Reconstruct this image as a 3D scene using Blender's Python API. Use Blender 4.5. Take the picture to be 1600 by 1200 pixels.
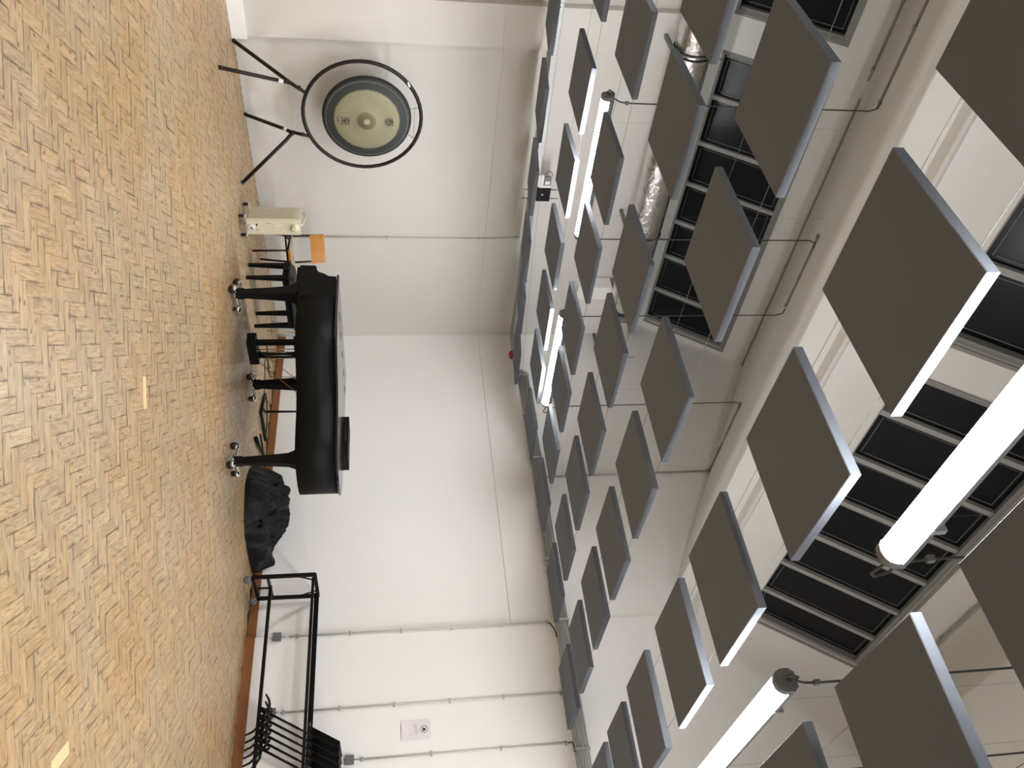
import bpy, bmesh, math, random
from mathutils import Vector, Matrix, noise
random.seed(7)
for o in list(bpy.data.objects): bpy.data.objects.remove(o, do_unlink=True)
S = bpy.context.scene
COL = S.collection
PI = math.pi

# ------------------------------------------------------------------ camera
# world: X along the gong wall towards the notice wall (X = 0), Y along the notice wall
# towards the gong wall (Y = 0), Z up. The phone was held sideways, so the picture lies on its side.
yaw, pitch, roll = 0.72886, 0.14685, -0.01430
CAM = Vector((-8.974, -9.027, 1.6))
Fv = Vector((math.cos(pitch)*math.cos(yaw), math.cos(pitch)*math.sin(yaw), math.sin(pitch)))
R0 = Vector((math.sin(yaw), -math.cos(yaw), 0)); U0 = R0.cross(Fv)
Rv = math.cos(roll)*R0 + math.sin(roll)*U0
Uv = -math.sin(roll)*R0 + math.cos(roll)*U0
cd = bpy.data.cameras.new('camera'); cam = bpy.data.objects.new('camera', cd); COL.objects.link(cam)
cd.sensor_width = 36; cd.lens = 1302.1/1600*36; cd.clip_start = 0.05; cd.clip_end = 100
M = Matrix.Identity(4)
for i in range(3):
    M[i][0] = Uv[i]; M[i][1] = -Rv[i]; M[i][2] = -Fv[i]; M[i][3] = CAM[i]
cam.matrix_world = M
S.camera = cam

# ------------------------------------------------------------------ world, exposure
W = bpy.data.worlds.new('world'); S.world = W; W.use_nodes = True
W.node_tree.nodes['Background'].inputs[0].default_value = (0.010, 0.011, 0.014, 1)   # night outside the rooflights
W.node_tree.nodes['Background'].inputs[1].default_value = 0.5
S.view_settings.view_transform = 'Standard'; S.view_settings.look = 'None'
S.view_settings.gamma = 1; S.view_settings.use_curve_mapping = False
S.view_settings.exposure = 0.0
S.cycles.use_denoising = True
S.cycles.max_bounces = 10; S.cycles.diffuse_bounces = 7
LAMP_POWER = 128.0

# ------------------------------------------------------------------ materials
def mat(name, col, rough=0.6, metal=0.0, spec=0.5, bump=None, var=None, sheen=0.0, coat=0.0):
    m = bpy.data.materials.new(name); m.use_nodes = True
    nt = m.node_tree; b = nt.nodes['Principled BSDF']
    b.inputs['Base Color'].default_value = (*col, 1); b.inputs['Roughness'].default_value = rough
    b.inputs['Metallic'].default_value = metal; b.inputs['Specular IOR Level'].default_value = spec
    b.inputs['Sheen Weight'].default_value = sheen; b.inputs['Coat Weight'].default_value = coat
    tc = nt.nodes.new('ShaderNodeTexCoord')
    if var:
        amt, sc = var
        n = nt.nodes.new('ShaderNodeTexNoise'); n.inputs['Scale'].default_value = sc; n.inputs['Detail'].default_value = 4
        nt.links.new(tc.outputs['Object'], n.inputs['Vector'])
        mx = nt.nodes.new('ShaderNodeMix'); mx.data_type = 'RGBA'
        mx.inputs[6].default_value = (*[c*(1-amt) for c in col], 1); mx.inputs[7].default_value = (*[min(1, c*(1+amt)) for c in col], 1)
        nt.links.new(n.outputs['Fac'], mx.inputs[0]); nt.links.new(mx.outputs[2], b.inputs['Base Color'])
    if bump:
        st, sc = bump
        n2 = nt.nodes.new('ShaderNodeTexNoise'); n2.inputs['Scale'].default_value = sc; n2.inputs['Detail'].default_value = 3
        nt.links.new(tc.outputs['Object'], n2.inputs['Vector'])
        bp = nt.nodes.new('ShaderNodeBump'); bp.inputs['Strength'].default_value = st; bp.inputs['Distance'].default_value = 0.01
        nt.links.new(n2.outputs['Fac'], bp.inputs['Height']); nt.links.new(bp.outputs['Normal'], b.inputs['Normal'])
    return m

MT = {}
MT['wall'] = mat('white_paint', (0.85, 0.842, 0.83), 0.75, bump=(0.05, 14), var=(0.02, 1.3))
MT['walldim'] = mat('dimmed_white_paint', (0.595, 0.574, 0.545), 0.75, bump=(0.05, 14), var=(0.02, 1.3))  # wall paint darkened: the gong wall's dimmer light is put into the colour
MT['ceil'] = mat('ceiling_paint', (0.76, 0.752, 0.73), 0.8, var=(0.02, 1.0))
MT['frame'] = mat('rooflight_frame', (0.25, 0.25, 0.235), 0.6)
MT['gbar'] = mat('rooflight_bar', (0.36, 0.36, 0.34), 0.6)
MT['panel'] = mat('panel_fabric', (0.165, 0.183, 0.213), 0.95, spec=0.15, bump=(0.25, 700), var=(0.05, 300))
MT['galv'] = mat('galvanised_steel', (0.47, 0.48, 0.48), 0.45, metal=0.75, var=(0.12, 18))
MT['conduit'] = mat('grey_conduit', (0.36, 0.355, 0.335), 0.55)
MT['palepipe'] = mat('pale_grey_conduit', (0.58, 0.57, 0.545), 0.5)
MT['boxgrey'] = mat('dark_grey_metal_box', (0.16, 0.165, 0.17), 0.5, metal=0.3)
MT['strut'] = mat('strut_steel', (0.17, 0.18, 0.18), 0.5, metal=0.4)
MT['cable'] = mat('dark_grey_cable', (0.05, 0.05, 0.048), 0.6)
MT['wire'] = mat('steel_wire', (0.16, 0.16, 0.155), 0.4, metal=0.6)
MT['white'] = mat('white_plastic', (0.70, 0.69, 0.66), 0.45)
MT['greyplastic'] = mat('grey_plastic', (0.16, 0.165, 0.165), 0.5)
MT['lacq'] = mat('piano_lacquer', (0.0055, 0.006, 0.0062), 0.5, spec=0.14)
MT['lid'] = mat('piano_lid_lacquer', (0.008, 0.008, 0.0085), 0.2, spec=0.5, coat=0.3)
MT['black'] = mat('black_paint', (0.0045, 0.004, 0.004), 0.5, spec=0.2)
MT['brownblack'] = mat('brown_black_steel', (0.010, 0.007, 0.0055), 0.45, spec=0.3)
MT['rubber'] = mat('black_rubber', (0.012, 0.012, 0.012), 0.7)
MT['chrome'] = mat('chrome', (0.62, 0.62, 0.60), 0.16, metal=1.0)
MT['steelgrey'] = mat('dull_zinc', (0.42, 0.44, 0.46), 0.35, metal=0.8)
MT['brass'] = mat('brass', (0.50, 0.36, 0.16), 0.3, metal=1.0)
MT['leather'] = mat('black_leather', (0.007, 0.007, 0.007), 0.4, spec=0.4, bump=(0.2, 160))
MT['cloth'] = mat('black_cover_fabric', (0.0042, 0.0042, 0.0046), 0.52, spec=0.2, bump=(0.15, 60))
MT['cream'] = mat('cream_enamel', (0.66, 0.62, 0.46), 0.35, var=(0.03, 6))
MT['creamshade'] = mat('cream_plastic', (0.58, 0.55, 0.42), 0.4)
MT['orangewood'] = mat('orange_plywood', (0.50, 0.215, 0.045), 0.35, var=(0.12, 9))
MT['palewood'] = mat('pale_plywood', (0.46, 0.36, 0.22), 0.5, var=(0.08, 8))
MT['board'] = mat('varnished_skirting_wood', (0.27, 0.105, 0.035), 0.4, var=(0.18, 5))
MT['red'] = mat('red_plastic', (0.42, 0.010, 0.012), 0.35)
MT['paper'] = mat('white_paper', (0.74, 0.71, 0.73), 0.8)
MT['ink'] = mat('black_ink', (0.03, 0.02, 0.025), 0.8)
MT['greyink'] = mat('pale_grey_print', (0.50, 0.47, 0.50), 0.8)
MT['floorbase'] = mat('floor_joint_dirt', (0.075, 0.052, 0.032), 0.8)
MT['gap'] = mat('dark_gap', (0.03, 0.03, 0.028), 0.8)

def foil():
    m = mat('foil_duct_wrap', (0.70, 0.69, 0.66), 0.24, metal=1.0)
    nt = m.node_tree; b = nt.nodes['Principled BSDF']
    tc = nt.nodes.new('ShaderNodeTexCoord'); v = nt.nodes.new('ShaderNodeTexNoise'); v.inputs['Scale'].default_value = 9; v.inputs['Detail'].default_value = 6
    v.inputs['Distortion'].default_value = 1.2
    nt.links.new(tc.outputs['Object'], v.inputs['Vector'])
    bp = nt.nodes.new('ShaderNodeBump'); bp.inputs['Strength'].default_value = 0.55; bp.inputs['Distance'].default_value = 0.03
    nt.links.new(v.outputs['Fac'], bp.inputs['Height']); nt.links.new(bp.outputs['Normal'], b.inputs['Normal'])
    return m
MT['foil'] = foil()

BL, BW = 0.2175, 0.0725
def wood_block():
    m = bpy.data.materials.new('pine_block'); m.use_nodes = True; nt = m.node_tree; N = nt.nodes; L = nt.links
    b = N['Principled BSDF']
    uv = N.new('ShaderNodeUVMap'); oi = N.new('ShaderNodeObjectInfo')
    at = N.new('ShaderNodeAttribute'); at.attribute_name = 'tone'
    ad = N.new('ShaderNodeMath'); ad.operation = 'ADD'; L.new(oi.outputs['Random'], ad.inputs[0]); L.new(at.outputs['Fac'], ad.inputs[1])
    fr = N.new('ShaderNodeMath'); fr.operation = 'FRACT'; L.new(ad.outputs[0], fr.inputs[0])
    off = N.new('ShaderNodeMath'); off.operation = 'MULTIPLY'; off.inputs[1].default_value = 37.0; L.new(fr.outputs[0], off.inputs[0])
    cx = N.new('ShaderNodeCombineXYZ'); L.new(off.outputs[0], cx.inputs[0]); L.new(off.outputs[0], cx.inputs[1])
    va = N.new('ShaderNodeVectorMath'); va.operation = 'ADD'; L.new(uv.outputs[0], va.inputs[0]); L.new(cx.outputs[0], va.inputs[1])
    mp = N.new('ShaderNodeMapping'); mp.inputs['Scale'].default_value = (3.0, 26.0, 1); L.new(va.outputs[0], mp.inputs[0])
    g = N.new('ShaderNodeTexNoise'); g.inputs['Scale'].default_value = 2.2; g.inputs['Detail'].default_value = 5; g.inputs['Distortion'].default_value = 1.6
    L.new(mp.outputs[0], g.inputs['Vector'])
    # knots
    mk = N.new('ShaderNodeMapping'); mk.inputs['Scale'].default_value = (10.0, 15.0, 1); L.new(va.outputs[0], mk.inputs[0])
    vo = N.new('ShaderNodeTexVoronoi'); vo.inputs['Scale'].default_value = 1.0; L.new(mk.outputs[0], vo.inputs['Vector'])
    kr = N.new('ShaderNodeValToRGB'); kr.color_ramp.elements[0].position = 0.09; kr.color_ramp.elements[0].color = (1, 1, 1, 1)
    kr.color_ramp.elements[1].position = 0.19; kr.color_ramp.elements[1].color = (0, 0, 0, 1); L.new(vo.outputs['Distance'], kr.inputs[0])
    # base tone per block
    cr = N.new('ShaderNodeValToRGB'); e = cr.color_ramp.elements
    e[0].position = 0; e[0].color = (0.420, 0.300, 0.164, 1); e[1].position = 1; e[1].color = (0.520, 0.382, 0.217, 1)
    for p, c in ((0.22, (0.457, 0.333, 0.189, 1)), (0.4, (0.426, 0.318, 0.186, 1)), (0.58, (0.482, 0.351, 0.200, 1)), (0.74, (0.476, 0.327, 0.173, 1)), (0.88, (0.464, 0.345, 0.200, 1))):
        q = e.new(p); q.color = c
    L.new(fr.outputs[0], cr.inputs[0])
    gr = N.new('ShaderNodeValToRGB'); gr.color_ramp.elements[0].position = 0.32; gr.color_ramp.elements[0].color = (0.50, 0.43, 0.36, 1)
    gr.color_ramp.elements[1].position = 0.58; gr.color_ramp.elements[1].color = (1.0, 0.985, 0.96, 1); L.new(g.outputs['Fac'], gr.inputs[0])
    m1 = N.new('ShaderNodeMix'); m1.data_type = 'RGBA'; m1.blend_type = 'MULTIPLY'; m1.inputs[0].default_value = 0.85
    L.new(cr.outputs[0], m1.inputs[6]); L.new(gr.outputs[0], m1.inputs[7])
    # worn varnish: large stains in room space
    geo = N.new('ShaderNodeNewGeometry')
    st = N.new('ShaderNodeTexNoise'); st.inputs['Scale'].default_value = 0.85; st.inputs['Detail'].default_value = 5; L.new(geo.outputs['Position'], st.inputs['Vector'])
    sr = N.new('ShaderNodeValToRGB'); sr.color_ramp.elements[0].position = 0.42; sr.color_ramp.elements[0].color = (0.97, 1.0, 1.04, 1)
    sr.color_ramp.elements[1].position = 0.66; sr.color_ramp.elements[1].color = (1.0, 0.86, 0.68, 1); L.new(st.outputs['Fac'], sr.inputs[0])
    m2 = N.new('ShaderNodeMix'); m2.data_type = 'RGBA'; m2.blend_type = 'MULTIPLY'; m2.inputs[0].default_value = 0.8
    L.new(m1.outputs[2], m2.inputs[6]); L.new(sr.outputs[0], m2.inputs[7])
    # dirt worn into the block edges
    sep = N.new('ShaderNodeSeparateXYZ'); L.new(uv.outputs[0], sep.inputs[0])
    def edge(out, half):
        a_ = N.new('ShaderNodeMath'); a_.operation = 'ABSOLUTE'; L.new(out, a_.inputs[0])
        d_ = N.new('ShaderNodeMath'); d_.operation = 'SUBTRACT'; d_.inputs[0].default_value = half; L.new(a_.outputs[0], d_.inputs[1]); return d_
    dx = edge(sep.outputs[0], BL/2); dy = edge(sep.outputs[1], BW/2)
    mn = N.new('ShaderNodeMath'); mn.operation = 'MINIMUM'; L.new(dx.outputs[0], mn.inputs[0]); L.new(dy.outputs[0], mn.inputs[1])
    dn = N.new('ShaderNodeTexNoise'); dn.inputs['Scale'].default_value = 9; dn.inputs['Detail'].default_value = 4; L.new(geo.outputs['Position'], dn.inputs['Vector'])
    wd = N.new('ShaderNodeMapRange'); wd.inputs[1].default_value = 0.46; wd.inputs[2].default_value = 0.74; wd.inputs[3].default_value = 0.0004; wd.inputs[4].default_value = 0.022; L.new(dn.outputs['Fac'], wd.inputs[0])
    dv = N.new('ShaderNodeMath'); dv.operation = 'DIVIDE'; L.new(mn.outputs[0], dv.inputs[0]); L.new(wd.outputs[0], dv.inputs[1])
    dr = N.new('ShaderNodeMapRange'); dr.inputs[3].default_value = 0.85; dr.inputs[4].default_value = 0.0; L.new(dv.outputs[0], dr.inputs[0])
    m4 = N.new('ShaderNodeMix'); m4.data_type = 'RGBA'; m4.inputs[7].default_value = (0.12, 0.075, 0.036, 1); L.new(dr.outputs[0], m4.inputs[0]); L.new(m2.outputs[2], m4.inputs[6])
    m2 = m4
    m3 = N.new('ShaderNodeMix'); m3.data_type = 'RGBA'; m3.inputs[7].default_value = (0.10, 0.055, 0.025, 1)
    kf = N.new('ShaderNodeMath'); kf.operation = 'MULTIPLY'; kf.inputs[1].default_value = 0.9; L.new(kr.outputs[0], kf.inputs[0])
    L.new(kf.outputs[0], m3.inputs[0]); L.new(m2.outputs[2], m3.inputs[6])
    L.new(m3.outputs[2], b.inputs['Base Color'])
    rr = N.new('ShaderNodeMapRange'); rr.inputs[3].default_value = 0.30; rr.inputs[4].default_value = 0.52; L.new(st.outputs['Fac'], rr.inputs[0]); L.new(rr.outputs[0], b.inputs['Roughness'])
    bp = N.new('ShaderNodeBump'); bp.inputs['Strength'].default_value = 0.25; bp.inputs['Distance'].default_value = 0.003
    L.new(g.outputs['Fac'], bp.inputs['Height']); L.new(bp.outputs['Normal'], b.inputs['Normal'])
    return m
MT['block'] = wood_block()
MT['newblock'] = mat('fresh_pine_block', (0.72, 0.52, 0.27), 0.45, var=(0.05, 40))

def emis(name, col, st):
    m = bpy.data.materials.new(name); m.use_nodes = True; nt = m.node_tree
    for n in list(nt.nodes):
        if n.type == 'BSDF_PRINCIPLED': nt.nodes.remove(n)
    e = nt.nodes.new('ShaderNodeEmission'); e.inputs[0].default_value = (*col, 1); e.inputs[1].default_value = st
    nt.links.new(e.outputs[0], nt.nodes['Material Output'].inputs[0]); return m
MT['tube'] = emis('lit_diffuser', (1.0, 0.998, 0.995), LAMP_POWER)

def glass():
    m = bpy.data.materials.new('rooflight_glass'); m.use_nodes = True; nt = m.node_tree
    b = nt.nodes['Principled BSDF']; b.inputs['Base Color'].default_value = (0.010, 0.0105, 0.012, 1); b.inputs['Roughness'].default_value = 0.18; b.inputs['Specular IOR Level'].default_value = 0.3
    tr = nt.nodes.new('ShaderNodeBsdfTransparent'); tr.inputs[0].default_value = (0.7, 0.72, 0.74, 1)
    mx = nt.nodes.new('ShaderNodeMixShader'); mx.inputs[0].default_value = 0.45
    nt.links.new(b.outputs[0], mx.inputs[1]); nt.links.new(tr.outputs[0], mx.inputs[2])
    nt.links.new(mx.outputs[0], nt.nodes['Material Output'].inputs[0]); return m
MT['glass'] = glass()

def gongmat():
    m = mat('gong_bronze', (0.2, 0.2, 0.15), 0.6, metal=0.35); nt = m.node_tree; b = nt.nodes['Principled BSDF']
    tc = nt.nodes.new('ShaderNodeTexCoord'); ln = nt.nodes.new('ShaderNodeVectorMath'); ln.operation = 'LENGTH'
    sx = nt.nodes.new('ShaderNodeVectorMath'); sx.operation = 'MULTIPLY'; sx.inputs[1].default_value = (1, 0, 1)
    nz = nt.nodes.new('ShaderNodeTexNoise'); nz.inputs['Scale'].default_value = 60
    nt.links.new(tc.outputs['Object'], nz.inputs['Vector'])
    nt.links.new(tc.outputs['Object'], sx.inputs[0]); nt.links.new(sx.outputs[0], ln.inputs[0])
    sc = nt.nodes.new('ShaderNodeMath'); sc.operation = 'MULTIPLY_ADD'; sc.inputs[1].default_value = 0.02; nt.links.new(nz.outputs['Fac'], sc.inputs[0]); nt.links.new(ln.outputs['Value'], sc.inputs[2])
    r = nt.nodes.new('ShaderNodeValToRGB'); e = r.color_ramp.elements
    e[0].position = 0.035; e[0].color = (0.36, 0.34, 0.25, 1); e[1].position = 0.485; e[1].color = (0.022, 0.023, 0.022, 1)
    for p, c in ((0.052, (0.13, 0.12, 0.06, 1)), (0.105, (0.15, 0.14, 0.075, 1)), (0.125, (0.27, 0.25, 0.16, 1)), (0.36, (0.25, 0.235, 0.15, 1)), (0.378, (0.035, 0.037, 0.036, 1)), (0.45, (0.03, 0.033, 0.033, 1)), (0.46, (0.10, 0.105, 0.10, 1)), (0.47, (0.026, 0.028, 0.027, 1))):
        q = e.new(p); q.color = c
    nt.links.new(sc.outputs[0], r.inputs[0]); nt.links.new(r.outputs[0], b.inputs['Base Color'])
    n = nt.nodes.new('ShaderNodeTexNoise'); n.inputs['Scale'].default_value = 35; nt.links.new(tc.outputs['Object'], n.inputs['Vector'])
    bp = nt.nodes.new('ShaderNodeBump'); bp.inputs['Strength'].default_value = 0.3; bp.inputs['Distance'].default_value = 0.01
    nt.links.new(n.outputs['Fac'], bp.inputs['Height']); nt.links.new(bp.outputs['Normal'], b.inputs['Normal'])
    return m
MT['gong'] = gongmat()

# ------------------------------------------------------------------ mesh helpers
class MB:
    def __init__(s): s.v = []; s.f = []; s.sm = []
    def add(s, vs, fs, smooth=False):
        n = len(s.v); s.v += [Vector(v) for v in vs]; s.f += [tuple(i+n for i in f) for f in fs]; s.sm += [smooth]*len(fs); return s
    def obox(s, c, ax, ay, az, bev=0.0):
        """oriented box: centre and three half-axis vectors; bev chamfers the edges along az"""
        c = Vector(c); ax = Vector(ax); ay = Vector(ay); az = Vector(az)
        if bev > 0:
            lx, ly = ax.length, ay.length; ux, uy = ax/lx, ay/ly; b = min(bev, lx*.9, ly*.9)
            prof = [(lx-b, -ly), (lx, -ly+b), (lx, ly-b), (lx-b, ly), (-lx+b, ly), (-lx, ly-b), (-lx, -ly+b), (-lx+b, -ly)]
            vs = [c-az+ux*p+uy*q for p, q in prof]+[c+az+ux*p+uy*q for p, q in prof]
            fs = [tuple(range(7, -1, -1)), tuple(range(8, 16))]+[(i, (i+1) % 8, 8+(i+1) % 8, 8+i) for i in range(8)]
            return s.add(vs, fs)
        vs = [c+ax*i+ay*j+az*k for k in (-1, 1) for j in (-1, 1) for i in (-1, 1)]
        return s.add(vs, [(0, 2, 3, 1), (4, 5, 7, 6), (0, 1, 5, 4), (2, 6, 7, 3), (0, 4, 6, 2), (1, 3, 7, 5)])
    def box(s, x0, x1, y0, y1, z0, z1, bev=0.0):
        return s.obox(((x0+x1)/2, (y0+y1)/2, (z0+z1)/2), ((x1-x0)/2, 0, 0), (0, (y1-y0)/2, 0), (0, 0, (z1-z0)/2), bev)
    def bar(s, a, b, w, h, up=(0, 0, 1), bev=0.0):
        a = Vector(a); b = Vector(b); d = (b-a); L = d.length; d /= L
        u = Vector(up)
        if abs(d.dot(u)) > 0.99: u = Vector((1, 0, 0))
        x = d.cross(u).normalized(); y = x.cross(d).normalized()
        return s.obox((a+b)/2, x*w/2, y*h/2, d*L/2, bev)
    def tube(s, pts, r, n=10, closed=False, cap=True):
        pts = [Vector(p) for p in pts]; k = len(pts); rs = r if isinstance(r, (list, tuple)) else [r]*k
        vs = []; prev = None
        for i, p in enumerate(pts):
            if closed: t = (pts[(i+1) % k]-pts[i-1]).normalized()
            elif i == 0: t = (pts[1]-p).normalized()
            elif i == k-1: t = (p-pts[i-1]).normalized()
            else: t = ((pts[i+1]-p).normalized()+(p-pts[i-1]).normalized()).normalized()
            if prev is None:
                u = Vector((0, 0, 1)) if abs(t.z) < 0.9 else Vector((1, 0, 0)); a = t.cross(u).normalized()
            else: a = (prev-t*prev.dot(t)).normalized()
            prev = a; b = t.cross(a)
            vs += [p+(a*math.cos(2*PI*j/n)+b*math.sin(2*PI*j/n))*rs[i] for j in range(n)]
        fs = []
        for i in range(k if closed else k-1):
            i2 = (i+1) % k
            fs += [(i*n+j, i*n+(j+1) % n, i2*n+(j+1) % n, i2*n+j) for j in range(n)]
        s.add(vs, fs, True)
        if cap and not closed:
            m = len(s.v)-len(vs)
            s.f += [tuple(m+j for j in range(n-1, -1, -1)), tuple(m+(k-1)*n+j for j in range(n))]; s.sm += [False, False]
        return s
    def lathe(s, c, axis, prof, n=24, smooth=True):
        """profile list of (radius, height along axis)"""
        c = Vector(c); ax = Vector(axis).normalized(); u = Vector((0, 0, 1)) if abs(ax.z) < 0.9 else Vector((1, 0, 0))
        a = ax.cross(u).normalized(); b = ax.cross(a)
        vs = []
        for r, h in prof: vs += [c+ax*h+(a*math.cos(2*PI*j/n)+b*math.sin(2*PI*j/n))*r for j in range(n)]
        fs = [(i*n+j, i*n+(j+1) % n, (i+1)*n+(j+1) % n, (i+1)*n+j) for i in range(len(prof)-1) for j in range(n)]
        s.add(vs, fs, smooth)
        m = len(s.v)-len(vs); s.f += [tuple(m+j for j in range(n-1, -1, -1)), tuple(m+(len(prof)-1)*n+j for j in range(n))]; s.sm += [False]*2
        return s
    def prism(s, pts, vec, smooth=False):
        """polygon (3D points) extruded along vec"""
        vec = Vector(vec); pts = [Vector(p) for p in pts]; n = len(pts)
        s.add(pts+[p+vec for p in pts], [(i, (i+1) % n, n+(i+1) % n, n+i) for i in range(n)], smooth)
        m = len(s.v)-2*n; s.f += [tuple(m+j for j in range(n-1, -1, -1)), tuple(m+n+j for j in range(n))]; s.sm += [False]*2
        return s
    def ball(s, c, rx, ry, rz, n=16, m=10):
        c = Vector(c); vs = [c+Vector((0, 0, -rz))]
        for i in range(1, m):
            t = -PI/2+PI*i/m
            vs += [c+Vector((rx*math.cos(t)*math.cos(2*PI*j/n), ry*math.cos(t)*math.sin(2*PI*j/n), rz*math.sin(t))) for j in range(n)]
        vs.append(c+Vector((0, 0, rz))); L = len(vs)-1
        fs = [(0, 1+(j+1) % n, 1+j) for j in range(n)]
        for i in range(m-2): fs += [(1+i*n+j, 1+i*n+(j+1) % n, 1+(i+1)*n+(j+1) % n, 1+(i+1)*n+j) for j in range(n)]
        fs += [(1+(m-2)*n+j, 1+(m-2)*n+(j+1) % n, L) for j in range(n)]
        return s.add(vs, fs, True)
    def build(s, name, m, parent=None, local=False, fix=True, org=None):
        me = bpy.data.meshes.new(name); o = bpy.data.objects.new(name, me)
        off = Vector((0, 0, 0))
        if parent is not None and not local:
            p = parent
            while p: off += p.location; p = p.parent
        if org is not None: o.location = Vector(org)-off; off = Vector(org)
        me.from_pydata([v-off for v in s.v], [], s.f)
        for p, k in zip(me.polygons, s.sm): p.use_smooth = k
        if fix:
            bm = bmesh.new(); bm.from_mesh(me); bmesh.ops.recalc_face_normals(bm, faces=bm.faces); bm.to_mesh(me); bm.free()
        me.materials.append(MT[m] if isinstance(m, str) else m); me.update()
        COL.objects.link(o)
        if parent is not None: o.parent = parent
        return o

def tag(o, label, cat, group=None):
    o['label'] = label; o['category'] = cat
    if group: o['group'] = group
    return o
def thing(name, loc, label, cat, group=None, rz=0):
    o = bpy.data.objects.new(name, None); COL.objects.link(o); o.location = loc; o.rotation_euler = (0, 0, rz); o.empty_display_size = 0.1
    return tag(o, label, cat, group)
def struct(o): o['kind'] = 'structure'; return o
def kids(o): return [c for c in COL.objects if c.parent == o]
def copy_tree(o, parent=None):
    c = o.copy(); COL.objects.link(c)
    if parent is not None: c.parent = parent
    for k in kids(o): copy_tree(k, c)
    return c
ORD = ['nearest', 'second', 'third', 'fourth', 'fifth', 'sixth', 'seventh', 'eighth', 'ninth', 'tenth']

# ================================================================== SETTING
XB, YB = -14.0, -16.0           # far ends of the hall behind the camera
# --- walls
wr = struct(MB().box(0.0, 0.3, YB, 0.6, 0, 7.5).box(-0.04, 0.0, YB, -4.75, 0, 7.5).box(-0.016, 0.0, -4.75, 0.0, 2.96, 7.5).build('wall_right', 'wall'))
MB().box(-0.0165, -0.0005, -4.7505, -4.742, 0.105, 2.96).build('shadow_gap', 'gap', wr)
MB().box(-0.0155, -0.0005, -4.742, -0.02, 2.956, 2.9605).build('lining_edge', 'walldim', wr)
wl = struct(MB().box(XB, 0.0, 0.0, 0.5, 0, 5.3).box(-4.62, -0.0, -0.016, 0.0, 2.935, 5.3).box(XB, -5.1, -0.016, 0.0, 2.935, 5.3).build('wall_left', 'walldim'))
MB().box(-4.62, -0.0, -0.0155, -0.0005, 2.931, 2.9355).build('lining_edge', 'palepipe', wl)
MB().box(-5.10, -4.62, -0.12, 0.0, 0, 5.3).box(-5.10, -4.62, -0.127, -0.12, 2.90, 5.3).build('pilaster', 'walldim', wl)
struct(MB().box(-5.12, -4.60, -0.15, -0.12, 0, 0.16).build('baseboard_left', 'wall'))
struct(MB().box(XB-0.3, XB, YB, 0.6, 0, 7.5).build('wall_back', 'wall'))
struct(MB().box(XB, 0.0, YB-0.3, YB, 0, 7.5).build('wall_front', 'wall'))
# skirting board along the notice wall
bb = struct(MB().box(-0.022, -0.001, -4.735, -0.03, 0.0, 0.105).build('baseboard_right', 'board'))
MB().box(-0.062, -0.041, YB+0.1, -4.745, 0.0, 0.105).build('board', 'board', bb)
MB().box(-0.026, -0.022, -4.735, -0.03, 0.0, 0.012).build('shoe_strip', 'gap', bb)

# --- saw-tooth roof: steep glazed pitch, gentle pitch, valley; bay length 5.2 m
ST = math.radians(57.5); sdir = Vector((0, -math.cos(ST), math.sin(ST))); snor = Vector((0, math.sin(ST), math.cos(ST)))   # up the steep pitch, outward
BAY = 5.2
ceil = struct(bpy.data.objects.new('ceiling', None)); COL.objects.link(ceil)
def steep_foot(k): return Vector((0, -0.0-k*BAY+0.42-0.02, 5.30))
def sp(k, X, s, d=0): p = steep_foot(k)+sdir*s+snor*d; return Vector((X, p.y, p.z))
S_TOP = 2.05                                             # slope length up to the crest
S0, S1 = 0.36, 1.655                                     # rooflight opening on the slope
def sbox(mb, k, xa, xb, sa, sb, da, db, bev=0):
    c = (sp(k, xa, sa, da)+sp(k, xb, sb, db))/2
    return mb.obox(c, (abs(xb-xa)/2, 0, 0), sdir*(sb-sa)/2, snor*(db-da)/2, bev)
OPEN = {0: [(-4.52, -0.14), (-9.42, -5.03)], 1: [(-4.52, -0.44), (-9.0, -4.94)]}
BARS = {0: [[-0.74, -1.385, -2.01, -2.645, -3.275, -3.93], [-5.66, -6.28, -6.9, -7.52, -8.14, -8.78]],
        1: [[-0.96, -1.55, -2.16, -2.77, -3.38, -4.0], [-5.6, -6.35, -7.0, -7.65, -8.3]]}
for k in range(3):
    mb = MB(); sbox(mb, k, XB, 0, -0.45, S0, 0, 0.16); sbox(mb, k, XB, 0, S1, S_TOP, 0, 0.16)
    if k in OPEN:
        xs = [0.0]
        for a, b in OPEN[k]: xs += [b, a]
        xs.append(XB)
        for i in range(0, len(xs), 2): sbox(mb, k, xs[i+1], xs[i], S0, S1, 0, 0.16)
    else: sbox(mb, k, XB, 0, S0, S1, 0, 0.16)
    mb.build('steep_pitch', 'ceil', ceil)
    c0 = sp(k, 0, S_TOP); run = 3.50; c1 = Vector((0, c0.y-run, c0.z-run*0.5486))
    if k == 2: run = 3.4; c1 = Vector((0, c0.y-run, c0.z-run*0.5486))
    g = MB().prism([(0, c0.y, c0.z), (0, c1.y, c1.z), (0, c1.y, c1.z+0.25), (0, c0.y, c0.z+0.25)], (XB, 0, 0)); g.build('gentle_pitch', 'ceil', ceil)
    if k < 2:
        f = sp(k+1, 0, 0.0); v = MB().prism([(0, c1.y, c1.z), (0, f.y-0.02, c1.z), (0, f.y+0.25, c1.z+0.3), (0, c1.y, c1.z+0.3)], (XB, 0, 0)); v.build('valley_soffit', 'ceil', ceil)
MB().box(XB, 0, 0.0, 0.75, 5.2, 5.3).build('wall_head', 'ceil', ceil)

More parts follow.
